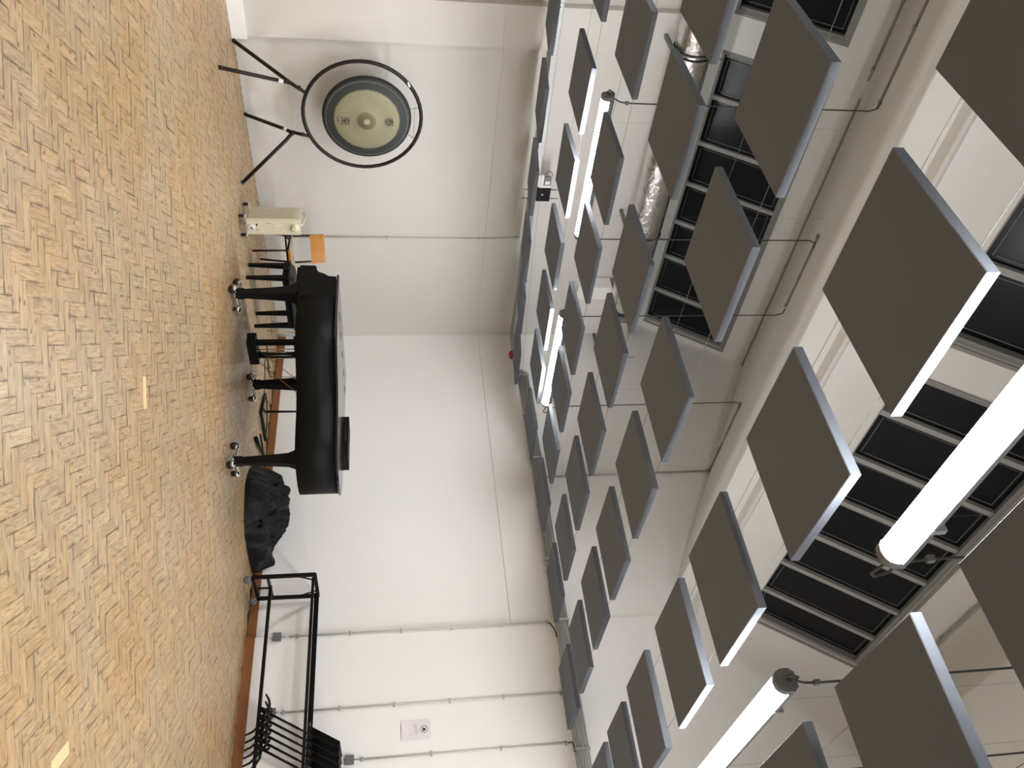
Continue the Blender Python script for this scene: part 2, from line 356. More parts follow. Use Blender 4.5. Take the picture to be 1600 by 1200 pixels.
# --- rooflights
wn = 0
for k in OPEN:
    for u, (xa, xb) in enumerate(OPEN[k]):
        wn += 1
        w = struct(bpy.data.objects.new('window_%d' % wn, None)); COL.objects.link(w)
        w.location = sp(k, (xa+xb)/2, (S0+S1)/2)
        fr = MB(); t = 0.05
        sbox(fr, k, xa, xb, S0, S0+t*.5, 0.06, 0.13); sbox(fr, k, xa, xb, S1-t, S1, 0.03, 0.13)
        sbox(fr, k, xa, xa+t, S0+t, S1-t, 0.03, 0.13); sbox(fr, k, xb-t, xb, S0+t, S1-t, 0.03, 0.13)
        fr.build('window_frame', 'frame', w)
        # raised architrave on the ceiling around the opening
        tr = MB(); t2 = 0.035
        sbox(tr, k, xa-t2, xb+t2, S1, S1+t2, -0.012, 0.0)
        sbox(tr, k, xa-t2, xa, S0, S1, -0.012, 0.0); sbox(tr, k, xb, xb+t2, S0, S1, -0.012, 0.0)
        tr.build('architrave', 'frame', w)
        edges = [xb-t]+BARS[k][u]+[xa+t]
        for b in BARS[k][u]:
            m_ = MB(); sbox(m_, k, b-0.028, b+0.028, S0+t*.5, S1-t, 0.055, 0.125); m_.build('glazing_bar', 'gbar', w)
        for i in range(len(edges)-1):
            x1 = edges[i]-(0.028 if i else 0); x0 = edges[i+1]+(0.028 if i < len(edges)-2 else 0)
            m_ = MB(); sbox(m_, k, x0, x1, S0+t*.5, S1-t, 0.095, 0.101); p = m_.build('pane', 'glass', w)
            gl = MB(); q = 0.045
            for a_, b_, c_, d_ in ((x0+q, x1-q, S0+t*.5+q, S0+t*.5+q+.006), (x0+q, x1-q, S1-t-q-.006, S1-t-q), (x0+q, x0+q+.006, S0+t+q, S1-t-q), (x1-q-.006, x1-q, S0+t+q, S1-t-q)):
                sbox(gl, k, a_, b_, c_, d_, 0.090, 0.095)
            gl.build('glazing_bead', 'greyplastic', p)

# --- floor: herringbone pine blocks
floor = struct(MB().box(XB, 0.3, YB, 0.5, -0.2, -0.004).build('floor', 'floorbase'))
BL, BW = 0.2175, 0.0725; e1 = Vector((1, 1, 0))/math.sqrt(2); e2 = Vector((1, -1, 0))/math.sqrt(2)
def proj(P):
    d = Vector(P)-CAM; z = d.dot(Fv)
    return (800+1302.1*d.dot(Uv)/z, 600+1302.1*d.dot(Rv)/z, z) if z > 0.1 else None
blocks = []
org = Vector((-5.292, -6.61, 0))
for i in range(-140, 160):
    for j in range(-22, 23):
        for v in (0, 1):
            # lattice vectors (1,1) and (3,-3) in block widths along e1 and e2
            a = i+3*j; b = i-3*j
            if v == 0: c = org+e1*(a+1.5)*BW+e2*(b+.5)*BW; d = e1
            else: c = org+e1*(a+.5)*BW+e2*(b+1+1.5)*BW; d = e2
            if -9.6 < c.x < -0.06 and -9.4 < c.y < -0.06: blocks.append((c, d))
scored = []
for n_, (c, d) in enumerate(blocks):
    q = proj(c); area = 0
    if q and -10 < q[0] < 1610 and -15 < q[1] < 1215: area = (CAM.z/q[2])/(q[2]**2)
    scored.append((area, n_))
scored.sort(reverse=True)
NEAR = set(n_ for a_, n_ in scored[:300])
def near_pt(c, p, r): return (c.xy-Vector(p)).length < r
def block_geo(L, W_, h0, h1):
    ch = 0.0009; l, w = L/2, W_/2
    vs = [(-l, -w, h0), (l, -w, h0), (l, w, h0), (-l, w, h0), (-l, -w, h1-ch), (l, -w, h1-ch), (l, w, h1-ch), (-l, w, h1-ch),
          (-l+ch, -w+ch, h1), (l-ch, -w+ch, h1), (l-ch, w-ch, h1), (-l+ch, w-ch, h1)]
    fs = [(0, 1, 5, 4), (1, 2, 6, 5), (2, 3, 7, 6), (3, 0, 4, 7), (4, 5, 9, 8), (5, 6, 10, 9), (6, 7, 11, 10), (7, 4, 8, 11), (8, 9, 10, 11)]
    return vs, fs
def block_mesh(name, items, tone):
    vs, fs, uvs, tn = [], [], [], []
    for c, d, hz, g, t in items:
        v0, f0 = block_geo(BL-g, BW-g, -0.006, hz); n0 = len(vs); e = Vector((-d.y, d.x, 0))
        tilt = random.uniform(-0.006, 0.006) if tone else 0
        for x, y, z in v0: vs.append(c+d*x+e*y+Vector((0, 0, z+(x*tilt if z > 0 else 0))))
        for f in f0:
            fs.append(tuple(i+n0 for i in f))
            for i in f: uvs.append((v0[i][0], v0[i][1]))
            tn.append(t)
    me = bpy.data.meshes.new(name); me.from_pydata(vs, [], fs)
    ul = me.uv_layers.new(name='UVMap')
    for i, u in enumerate(uvs): ul.data[i].uv = u
    at = me.attributes.new('tone', 'FLOAT', 'FACE')
    for i, t in enumerate(tn): at.data[i].value = t
    me.materials.append(MT['block']); return me
def hz(): return max(0.0012, random.gauss(0.0028, 0.0010))
def gap(): return random.choice([0.0, 0.0001, 0.0003, 0.0006, 0.0012, 0.0024])
rest = [(c, d, hz(), gap(), random.random()) for n_, (c, d) in enumerate(blocks) if n_ not in NEAR]
PALE = {}
for p in ((-4.61, -5.10), (-4.56, -7.44)):
    best = min(((c.xy-Vector(p)).length, n_) for n_, (c, d) in enumerate(blocks) if (d == e2) == (p[1] > -6))
    PALE[best[1]] = p
rest = [r for r in rest if min((r[0]-blocks[n_][0]).length for n_ in PALE) > 1e-6]
ro = bpy.data.objects.new('floor_blocks', block_mesh('floor_blocks', rest, True)); COL.objects.link(ro); ro.parent = floor; ro['kind'] = 'stuff'
shared = [block_mesh('floor_block', [(Vector((0, 0, 0)), Vector((1, 0, 0)), h, g, 0.0)], False) for h, g in ((0.0024, 0.0001), (0.0028, 0.0006), (0.0032, 0.0003), (0.0026, 0.0020), (0.0030, 0.0011))]
for n_ in sorted(NEAR | set(PALE)):
    c, d = blocks[n_]
    me = random.choice(shared)
    if n_ in PALE:
        me = block_mesh('floor_block', [(Vector((0, 0, 0)), Vector((1, 0, 0)), 0.0036, 0.001, 0.0)], False); me.materials.clear(); me.materials.append(MT['newblock'])
    o = bpy.data.objects.new('floor_block', me); COL.objects.link(o); o.parent = floor; o.location = c; o.rotation_euler = (0, random.uniform(-.004, .004), math.atan2(d.y, d.x)+random.uniform(-.006, .006))
    if n_ in PALE: o['label'] = 'pale new replacement floor block'

# ================================================================== LAMPS
LZ = 3.43
def make_lamp():
    t = thing('batten_lamp', (0, 0, 0), 'x', 'ceiling lamp', 'lit strip lamps hung between the panels')
    L = 1.48
    pr = [(-.052, .012), (-.050, -.012), (-.042, -.034), (-.026, -.048), (0, -.053), (.026, -.048), (.042, -.034), (.050, -.012), (.052, .012)]
    MB().prism([(0.035, y, z) for y, z in pr], (L-.07, 0, 0), True).build('diffuser', 'tube', t, True)
    hp = [(-.058, .006), (-.058, .024), (-.04, .05), (.04, .05), (.058, .024), (.058, .006)]
    MB().prism([(0.03, y, z) for y, z in hp], (L-.06, 0, 0)).build('housing', 'greyplastic', t, True)
    ep = [(-.056, .026), (-.055, -.014), (-.044, -.038), (-.026, -.051), (0, -.056), (.026, -.051), (.044, -.038), (.055, -.014), (.056, .026), (.036, .05), (-.036, .05)]
    for x in (0.0, L-.035): MB().prism([(x, y, z) for y, z in ep], (.035, 0, 0)).build('end_cap', 'greyplastic', t, True)
    for x in (0.25, L-.25):
        MB().box(x-.012, x+.012, -.062, .062, .0, .056).build('clip', 'steelgrey', t, True)
    for x in (0.25, L-.25): MB().tube([(x, 0, .05), (x, 0, 2.42)], 0.0007, 4).build('hanging_wire', 'wire', t, True)
    return t
LAMPS = [(-5.545, -2.757, 'lit strip lamp half hidden by panels, near the gong end of the room'),
         (-3.063, -2.757, 'lit strip lamp above the piano, close to the notice wall'),
         (-7.95, -7.65, 'large lit strip lamp in front of the nearer rooflight'),
         (-5.36, -7.65, 'lit strip lamp just past the corner of the nearer rooflight')]
OUT = [(-8.1, -2.69), (-2.68, -7.62), (-10.45, -7.62), (-2.7, -12.6), (-5.3, -12.6), (-7.9, -12.6)]
lamp0 = make_lamp()
for i, (x, y, lab) in enumerate(LAMPS):
    o = lamp0 if i == 0 else copy_tree(lamp0)
    o.location = (x, y, LZ+(.01 if y > -5 else -.04)); o['label'] = lab
for x, y in OUT:
    o = copy_tree(lamp0); o.location = (x, y, LZ-.02); o['label'] = 'lit strip lamp outside the picture'; o['group'] = 'strip lamps outside the picture'

# ================================================================== ACOUSTIC PANELS AND WIRES
Z0 = 3.42; SAG = 0.1072; PXs, PYs, PT = 0.638, 0.6615, 0.045
def zpan(X):
    t = min(1.0, max(-1.0, (X+5.14)/4.87)); return Z0+SAG*(t*t-1)
# every panel: centre x, y, underside height, small twist about the vertical
ROWS = {-4: [(-6.37, -0.765, 3.285, 0.01), (-5.362, -0.774, 3.29, 0.02), (-4.362, -0.762, 3.303, 0.016), (-3.378, -0.756, 3.325, 0.042), (-2.331, -0.762, 3.359, -0.03), (-1.433, -0.774, 3.395, -0.001), (-0.418, -0.78, 3.445, -0.006)],
        -3: [(-7.38, -2.205, 3.33, 0.0), (-6.374, -2.216, 3.323, -0.004), (-5.357, -2.196, 3.317, 0.049), (-4.43, -2.198, 3.321, -0.021), (-3.478, -2.179, 3.332, 0.003), (-2.562, -2.177, 3.351, -0.018), (-1.637, -2.191, 3.378, -0.002), (-0.566, -2.203, 3.419, -0.014)],
        -2: [(-7.25, -3.33, 3.375, 0.0), (-6.314, -3.302, 3.365, 0.004), (-5.213, -3.327, 3.355, 0.008), (-4.315, -3.302, 3.356, -0.011), (-3.375, -3.306, 3.364, -0.01), (-2.481, -3.312, 3.379, 0.008), (-1.516, -3.298, 3.404, -0.002), (-0.504, -3.305, 3.439, 0.005)],
        -1: [(-7.219, -4.541, 3.347, -0.016), (-6.366, -4.584, 3.333, 0.002), (-5.177, -4.537, 3.325, 0.007), (-4.323, -4.531, 3.327, 0.012), (-3.383, -4.522, 3.337, -0.007), (-2.494, -4.529, 3.353, 0.01), (-1.519, -4.534, 3.38, 0.011), (-0.545, -4.532, 3.415, -0.003)],
        0: [(-7.225, -5.759, 3.32, 0.005), (-6.296, -5.743, 3.307, 0.005), (-5.169, -5.697, 3.301, 0.014), (-4.251, -5.695, 3.305, 0.012), (-3.319, -5.691, 3.317, 0.019), (-2.409, -5.693, 3.336, 0.007), (-1.455, -5.707, 3.363, 0.014), (-0.487, -5.707, 3.4, 0.01)],
        1: [(-8.15, -7.028, 3.322, 0.0), (-7.232, -7.03, 3.306, -0.015), (-6.267, -7.036, 3.297, 0.012), (-5.186, -7.034, 3.297, -0.011), (-4.276, -7.033, 3.305, -0.011), (-3.261, -7.026, 3.323, -0.002), (-2.333, -7.028, 3.348, -0.004), (-1.416, -7.021, 3.38, -0.002)],
        2: [(-7.189, -8.24, 3.31, 0.0), (-6.234, -8.238, 3.298, 0.013), (-5.258, -8.243, 3.294, 0.001)]}
ROWN = {-4: 'in the row along the gong wall', -3: 'in the second row from the gong wall', -2: 'in the third row from the gong wall', -1: 'in the fourth row from the gong wall',
        0: 'in the fifth row from the gong wall', 1: 'in the sixth row from the gong wall', 2: 'in the seventh row, nearest the camera'}
def panel_mesh():
    mb = MB(); a, b = PXs/2, PYs/2; ch = .003
    lay = [(0, ch), (ch, 0), (PT-ch, 0), (PT, ch)]
    vs = []
    for z, q in lay: vs += [(-a+q, -b+q, z), (a-q, -b+q, z), (a-q, b-q, z), (-a+q, b-q, z)]
    fs = [(3, 2, 1, 0), (12, 13, 14, 15)]+[(i*4+j, i*4+(j+1) % 4, i*4+4+(j+1) % 4, i*4+4+j) for i in range(3) for j in range(4)]
    mb.add(vs, fs); return mb
pan0 = None
for r, L in ROWS.items():
    L = sorted(L, reverse=True)
    for i, (x, y, z, tw) in enumerate(L):
        if pan0 is None: pan0 = panel_mesh().build('acoustic_panel', 'panel'); o = pan0
        else: o = pan0.copy(); COL.objects.link(o)
        sl = (zpan(x+.3)-zpan(x-.3))/.6
        o.location = (x, y, z-(.028 if r == -4 else 0)); o.rotation_euler = (.085 if r == -4 else 0, -sl*.5, tw)   # the row along the wall hangs with a slight list
        n_ = 'first' if i == 0 else ORD[i]
        if r == 2: lab = 'grey acoustic panel, %s from the camera side %s' % (['third', 'second', 'first'][i], ROWN[r])
        else: lab = 'grey acoustic panel, %s from the notice wall %s' % (n_, ROWN[r])
        tag(o, lab, 'acoustic panel', 'grey acoustic panels hung on wires')
for r, L in ROWS.items():
    L = sorted(L); yc = sum(p[1] for p in L)/len(L)
    def wz(X):
        if X <= L[0][0]: return L[0][2]
        for (xa, _, za, _), (xb, _, zb, _) in zip(L[:-1], L[1:]):
            if X <= xb: return za+(zb-za)*(X-xa)/(xb-xa)
        return L[-1][2]+(X-L[-1][0])*.035
    for w_, yy in enumerate((yc+.22, yc-.19)):
        pts = [(x, yy, wz(x)+PT+0.012) for x in [-0.03]+[-0.5*k for k in range(1, 22)]]
        wr_ = MB().tube(pts, 0.0016, 5).build('suspension_wire', 'wire')
        tag(wr_, 'thin steel wire %s, %s' % (ROWN[r].replace(', nearest the camera', ''), 'gong side' if w_ == 0 else 'camera side'), 'wire', 'steel wires carrying the panels')
        ze = wz(-.03)+PT+.012
        eb = MB().tube([(-0.033+0.012*math.cos(t*PI/5), yy+0.012*math.sin(t*PI/5), ze) for t in range(10)], 0.003, 5, closed=True).box(-0.026, 0.0, yy-.004, yy+.004, ze-.004, ze+.004)
        eb.build('eye_bolt', 'strut', wr_)

# ================================================================== CONDUITS AND CABLES
def conduit(name, pts, r, label, clips=(), m='conduit', cat='conduit', group='surface conduits', clipaxis=None, wallx=None):
    o = MB().tube(pts, r, 8).build(name, 'palepipe' if 'wall' in label and 'roof slope' not in label and 'crest' not in label else m); tag(o, label, cat, group)
    for c, t, n in clips:
        n = Vector(n); t = Vector(t); s_ = n.cross(t)
        MB().obox(Vector(c)+n*0.004, s_*0.022, n*0.018, t*0.009).build('clip', 'galv', o)
    return o
WN = (-1, 0, 0)
def wall_conduit(y, z0, z1, X, zs, label):
    return conduit('conduit', [(X-.012, y, z0), (X-.012, y, z1)], 0.0105, label, [((X-.010, y, z), (0, 0, 1), WN) for z in zs])
wall_conduit(-4.765, 0.47, 3.40, -0.04, (0.56, 1.13, 1.70, 2.27, 2.84, 3.38), 'vertical conduit on the notice wall, the one nearest the trolley end frame')
wall_conduit(-5.598, 0.45, 3.43, -0.04, (0.47, 1.04, 1.61, 2.20, 2.78, 3.41), 'vertical conduit on the notice wall beside the notice, on its trolley side')
wall_conduit(-6.13, 1.26, 3.41, -0.04, (1.28, 1.98, 2.70, 3.39), 'vertical conduit on the notice wall rising from the upper grey box')
def wallbox(y, z, label):
    t = thing('socket_box', (-0.04, y, z), label, 'socket', 'grey metal socket boxes')
    MB().box(-0.085, -0.04, y-.044, y+.044, z-.044, z+.044, .006).build('box', 'boxgrey', t)
    MB().box(-0.091, -0.085, y-.041, y+.041, z-.041, z+.041, .004).build('faceplate', 'boxgrey', t)
    MB().tube([(-0.062, y, z+.044), (-0.062, y, z+.075), (-0.053, y, z+.10)], 0.008, 8).build('cable_gland', 'galv', t)
wallbox(-4.765, 0.34, 'grey metal box low on the wall under the first conduit')
wallbox(-5.598, 0.345, 'grey metal box low on the wall behind the music stands')
wallbox(-6.13, 1.155, 'grey metal box at desk height beside the music stands')
# conduit on the gong wall, from behind the heater up to the tray
conduit('conduit', [(-1.87, -0.0135, 0.30), (-1.86, -0.0135, 2.84), (-1.865, -0.02, 2.91), (-1.87, -0.030, 2.95), (-1.905, -0.030, 3.40)], 0.0125, 'vertical grey conduit on the gong wall behind the wooden chair', [((-1.866, -0.010, 1.6), (0, 0, 1), (0, -1, 0)), ((-1.86, -0.010, 2.84), (0, 0, 1), (0, -1, 0)), ((-1.90, -0.027, 3.36), (0, 0, 1), (0, -1, 0))])
# conduit dropping from the roof down the notice wall
conduit('conduit', [(-0.052, -2.70, 5.93), (-0.052, -2.72, 3.60)], 0.014, 'conduit on the upper notice wall coming down from the roof slope', [((-0.05, -2.70, 5.90), (0, 0, 1), WN), ((-0.05, -2.715, 5.05), (0, 0, 1), WN), ((-0.05, -2.72, 4.2), (0, 0, 1), WN)])
# bundle of conduits along the notice wall
cb = thing('conduit_bundle', (-0.055, -5.5, 3.54), 'bundle of six parallel grey conduits along the top of the notice wall', 'conduit')
for i in range(6):
    z = 3.475+0.028*i; y1 = [-9.2, -9.2, -9.2, -9.2, -9.2, -9.2][i]
    MB().tube([(-0.058, -0.75-.02*i, z), (-0.058, y1, z)], 0.0105, 8).build('pipe', 'conduit', cb)
for y in (-0.9, -1.65, -2.4, -3.15, -3.95, -4.75, -5.5, -6.2, -7.0): MB().box(-0.075, -0.04, y-.012, y+.012, 3.455, 3.635).build('clip', 'galv', cb)
for y, z in ((-4.86, 3.40), (-6.13, 3.41), (-5.598, 3.43)):
    MB().tube([(-0.055, y+.09 if y == -4.86 else y, z), (-0.075, y-.0, z+.04), (-0.075, y-.05, z+.055), (-0.062, y-.10, z+.06)], 0.008, 8).build('elbow', 'cable', cb)
# conduits under the roof slope and the vertical cables feeding the lamps
def gz(y, k=0): c = sp(k, 0, S_TOP); return c.z-(c.y-y)*0.5486
gn = Vector((0, 0.481, -0.877))
def gp(x, y, k=0, d=0.015): p = Vector((x, y, gz(y, k)))+gn*d; return p
def roof_conduit(xa, xb, y, label, cl, k=0):
    return conduit('conduit', [gp(xa, y, k), gp(xb, y, k)], 0.0125, label, [(gp(x, y, k, .012), (1, 0, 0), gn) for x in cl])
roof_conduit(-10.0, -5.46, -2.67, 'conduit under the roof slope ending above the half hidden strip lamp', (-5.52, -6.2, -6.9))
roof_conduit(-4.07, -3.08, -2.69, 'short conduit under the roof slope between two lamp cables', (-4.05, -3.5, -3.1))
roof_conduit(-1.45, -0.05, -2.68, 'short conduit under the roof slope next to the notice wall', (-1.44, -0.95, -0.5, -0.08))
cy = sp(0, 0, S_TOP).y-0.03
conduit('conduit', [gp(-0.02, cy, 0, .02), gp(-4.50, cy, 0, .02)], 0.0125, 'conduit along the crest above the far rooflight, notice wall side', [(gp(x, cy, 0, .018), (1, 0, 0), gn) for x in (-0.5, -1.2, -2.0, -2.85, -3.7)])
conduit('conduit', [gp(-4.72, cy, 0, .02), gp(-9.0, cy, 0, .02)], 0.0125, 'conduit along the crest above the far rooflight, beyond the break', [(gp(x, cy, 0, .018), (1, 0, 0), gn) for x in (-4.85, -5.6, -6.4)])
sq = MB().tube([gp(-4.52, cy+.16, 0, .01), gp(-4.58, cy+.19, 0, .02), gp(-4.63, cy+.15, 0, .012), gp(-4.68, cy+.18, 0, .02)], .006, 6).build('loose_cable', 'rubber'); tag(sq, 'short loose black cable end at the break in the crest conduit', 'cable')
cy1 = sp(1, 0, S_TOP).y-0.03
conduit('conduit', [gp(-0.05, cy1, 1, .02), gp(-9.0, cy1, 1, .02)], 0.0125, 'conduit along the crest above the nearer rooflight', [(gp(x, cy1, 1, .018), (1, 0, 0), gn) for x in (-0.6, -1.6, -2.7, -3.9)])
roof_conduit(-8.0, -6.35, -7.62, 'conduit under the nearer roof slope above the large strip lamp', (-6.4, -7.2), 1)
roof_conduit(-5.28, -3.8, -7.62, 'conduit under the nearer roof slope above the second near lamp', (-5.25, -4.5, -3.85), 1)
def drop(x, y, xl, k, label, curl):
    """cable hanging straight down from the roof conduit, curling into the lamp end at xl"""
    s_ = 1 if xl > x else -1
    top = gp(x, y, k, .03)
    zl = LZ+(.01 if k == 0 else -.04); zt = zl+.17
    pts = [gp(x-.10*curl, y, k, .015), gp(x-.03*curl, y, k, .02), top+Vector((0, 0, -.06))]
    pts += [Vector((x, y, zt+.35)), Vector((x, y, zt))]
    c = Vector((x, y, zt))
    pts += [Vector((x-.01*curl, y+.0, zt-.06)), Vector((x-.04*curl, y, zt-.115)), Vector((x-.085*curl, y, zt-.12)), Vector((x-.115*curl, y, zt-.165)), Vector((x-.09*curl, y, zt-.19)), Vector((xl, y, zl+.02))]
    o = MB().tube(pts, 0.0062, 6).build('lamp_cable', 'cable'); tag(o, label, 'cable', 'cables hanging from the roof to the strip lamps')
    MB().box(x-.012, x+.012, y-.012, y+.012, zt-.01, zt+.02).build('cable_clip', 'greyplastic', o)
    return o
drop(-5.475, -2.757, -5.545, 0, 'cable down to the left end of the half hidden strip lamp, near the gong', 1)
drop(-4.04, -2.757, -4.065, 0, 'cable crossing the far rooflight down to the half hidden strip lamp', -1)
drop(-3.01, -2.757, -3.063, 0, 'cable down to the gong side end of the lamp above the piano', 1)
drop(-1.54, -2.757, -1.585, 0, 'cable down to the notice wall end of the lamp above the piano', -1)
drop(-6.43, -7.65, -6.47, 1, 'cable down to the free end of the large near lamp', -1)
drop(-5.30, -7.65, -5.36, 1, 'cable down to the end of the lamp past the near rooflight corner', 1)
drop(-3.85, -7.65, -3.88, 1, 'cable down to the far end of the lamp at the picture edge', -1)

# ================================================================== TRAY, ROUTER, DUCT, BELL
def tray_run(t, a, b, wall):
    """perforated tray: base with slots cut as real gaps between strips"""
    n = int(abs(b-a)/0.05)
    base = MB()
    if wall == 'gong':
        for y0, y1 in ((-0.30, -0.28), (-0.25, -0.22), (-0.19, -0.165), (-0.145, -0.13)): base.box(a, b, y0, y1, 3.43, 3.433)
        for i in range(n): x = a+(i+.5)*(b-a)/n; base.box(x-.012, x+.012, -.30, -.13, 3.4335, 3.435)
        base.build('tray_base', 'galv', t)
        fl = MB().box(a, b, -.302, -.30, 3.43, 3.448).box(a, b, -.302, -.30, 3.462, 3.49).box(a, b, -.305, -.298, 3.488, 3.494)
        for i in range(n): x = a+(i+.5)*(b-a)/n; fl.box(x-.015, x+.015, -.302, -.30, 3.448, 3.462)
        fl.build('side_flange', 'galv', t)
    else:
        for x0, x1 in ((-0.30, -0.275), (-0.235, -0.20), (-0.16, -0.125), (-0.085, -0.05)): base.box(x0, x1, a, b, 3.43, 3.433)
        for i in range(n): y = a+(i+.5)*(b-a)/n; base.box(-.30, -.05, y-.012, y+.012, 3.4335, 3.435)
        base.build('tray_base', 'galv', t)
        MB().box(-.302, -.30, a, b, 3.43, 3.49).build('side_flange', 'galv', t)
ct = thing('cable_tray', (-3, -0.17, 3.43), 'perforated steel cable tray along the top of the gong wall', 'cable tray')
tray_run(ct, -9.0, -0.05, 'gong'); tray_run(ct, -0.85, -0.30, 'notice')
MB().tube([(-9, -.14, 3.45), (-4, -.13, 3.452), (-.2, -.16, 3.45)], .012, 6).tube([(-9, -.2, 3.45), (-5, -.22, 3.45), (-.2, -.2, 3.452)], .009, 6).build('cable', 'greyplastic', ct)
rt = thing('router', (-2.83, -0.33, 3.5), 'black wireless router with four antennas fixed to the cable tray', 'router')
MB().box(-2.93, -2.73, -0.345, -0.308, 3.485, 3.655, .006).build('casing', 'black', rt)
MB().box(-2.845, -2.825, -0.3475, -0.345, 3.545, 3.565).build('logo_mark', 'white', rt)
for x in (-2.90, -2.77):
    MB().tube([(x, -.33, 3.655), (x, -.33, 3.68), (x, -.33, 3.77)], [.006, .006, .004], 6).build('antenna', 'rubber', rt)
    MB().tube([(x, -.33, 3.485), (x, -.33, 3.46), (x, -.33, 3.30)], [.006, .006, .004], 6).build('antenna', 'rubber', rt)
nb = thing('network_box', (-3.03, -.33, 3.55), 'small grey and white network box on the tray beside the router', 'network box')
MB().box(-3.09, -2.965, -0.34, -0.308, 3.555, 3.645, .004).build('casing', 'greyplastic', nb)
MB().box(-3.03, -2.985, -0.343, -0.34, 3.57, 3.63).build('faceplate', 'white', nb)
MB().box(-3.11, -2.945, -0.335, -0.306, 3.48, 3.55).build('white_cover', 'white', nb)
MB().box(-2.965, -2.935, -0.34, -0.308, 3.50, 3.65).build('side_strip', 'white', nb)
MB().tube([(-3.12, -.32, 3.56), (-3.17, -.32, 3.60), (-3.15, -.32, 3.64), (-3.09, -.32, 3.66)], .005, 6).build('lead', 'cable', nb)

du = thing('air_duct', (-3.5, -0.30, 5.0), 'round foil wrapped air duct high along the gong wall', 'duct')
prof = []
x = -9.5
while x < -0.75:
    prof.append((0.215*(1+random.uniform(-.03, .02)), x)); x += random.uniform(.12, .35)
mb = MB(); mb.lathe((0, -0.38, 4.995), (1, 0, 0), prof, 28); mb.build('duct_sleeve', 'foil', du)
for x in (-7.0, -4.85, -4.80, -2.33, -0.95): MB().lathe((x, -0.38, 4.995), (1, 0, 0), [(0.222, 0), (0.226, .004), (0.226, .016), (0.222, .02)], 28).build('strap', 'rubber', du)
for x in (-4.85, -2.38, -0.14):
    s_ = thing('strut_bracket', (x, -0.3, 4.74), {-4.85: 'dark steel strut under the duct at its black strap, near the picture edge', -2.38: 'dark steel strut under the duct in the middle of the gong wall', -0.14: 'dark steel strut bracket near the corner beside the white box'}[x], 'bracket', 'dark steel strut brackets under the duct')
    b_ = MB().box(x-.02, x+.02, -.66, -.14, 4.715, 4.720).box(x-.021, x-.018, -.66, -.14, 4.715, 4.756).box(x+.018, x+.021, -.66, -.14, 4.715, 4.756); b_.build('channel', 'strut', s_)
    MB().tube([(x, -.63, 4.72), (x, -.63, 5.28)], .005, 6).build('threaded_rod', 'strut', s_)
    MB().box(x-.02, x+.02, -.14, -.018 if x > -4.6 else -.128, 4.715, 4.756).build('foot_plate', 'strut', s_)
pb = thing('plenum_box', (-0.75, -0.12, 4.3), 'boxed white duct end high in the corner above the piano', 'duct box')
MB().box(-1.20, -0.30, -0.26, -0.04, 4.30, 4.80).build('lower_box', 'wall', pb)
MB().box(-0.98, -0.30, -0.275, -0.26, 4.32, 4.78).build('cover_panel', 'white', pb)
bl = thing('alarm_bell', (-0.06, -0.50, 3.44), 'round red alarm sounder at the corner of the notice wall', 'alarm')
MB().lathe((-0.04, -0.50, 3.435), (-1, 0, 0), [(.045, 0), (.048, .03), (.04, .035)], 20).build('base', 'red', bl)
MB().lathe((-0.075, -0.50, 3.435), (-1, 0, 0), [(.055, 0), (.062, .012), (.06, .03), (.045, .05), (.015, .058)], 20).build('dome', 'red', bl)

# ================================================================== NOTICE
nt_ = thing('notice', (-0.043, -5.87, 1.83), 'white A4 paper notice with a no-entry style pictogram on the wall', 'notice')
PW, PH = 0.205, 0.305
def sheet():
    vs = []; fs = []; nx, nz = 6, 8
    for j in range(nz+1):
        for i in range(nx+1):
            u, v = i/nx-.5, j/nz-.5; curl = 0.010*max(0, -v-.25)**1.2*6*(1-abs(u))
            vs.append((-0.0435-curl, -5.872+u*PW+0.006*v, 1.83+v*PH))
    for j in range(nz):
        for i in range(nx): a = j*(nx+1)+i; fs.append((a, a+1, a+nx+2, a+nx+1))
    return MB().add(vs, fs, True)
sheet().build('sheet', 'paper', nt_, fix=False)
def nstroke(mb, pts, w, y0=-5.872, z0=1.83):
    for (a, b), (c, d) in zip(pts[:-1], pts[1:]): mb.bar((-0.0450, y0-a, z0+b), (-0.0450, y0-c, z0+d), w, 0.0006, (1, 0, 0))
# the sheet's right-hand side lies towards -Y as seen from the room
sym = MB(); cz, cyy = 0.085, 0.0; rr_ = 0.036
nstroke(sym, [(cyy+rr_*math.cos(t*PI/14), cz+rr_*math.sin(t*PI/14)) for t in range(29)], 0.004)
nstroke(sym, [(cyy-rr_*.7, cz+rr_*.7), (cyy+rr_*.7, cz-rr_*.7)], 0.003)
for a_, b_, c_, d_ in ((-.008, cz-.004, .014, cz+.014), (0.0, cz-.016, .016, cz-.002), (-.018, cz-.022, -.008, cz-.010), (-.010, cz-.014, .004, cz-.002)): nstroke(sym, [((a_+c_)/2, b_), ((a_+c_)/2, d_)], abs(c_-a_))
sym.build('printed_pictogram', 'ink', nt_)
for a_, b_, z_ in ((-.058, .045, .012), (-.05, .05, .004), (-.058, .055, -.006), (-.045, .05, -.016), (-.055, -.03, -.026), (.03, .06, -.052), (.035, .065, -.062)):
    tl = MB(); nstroke(tl, [(a_, z_), (b_, z_)], 0.0032); tl.build('text_line', 'greyink', nt_)

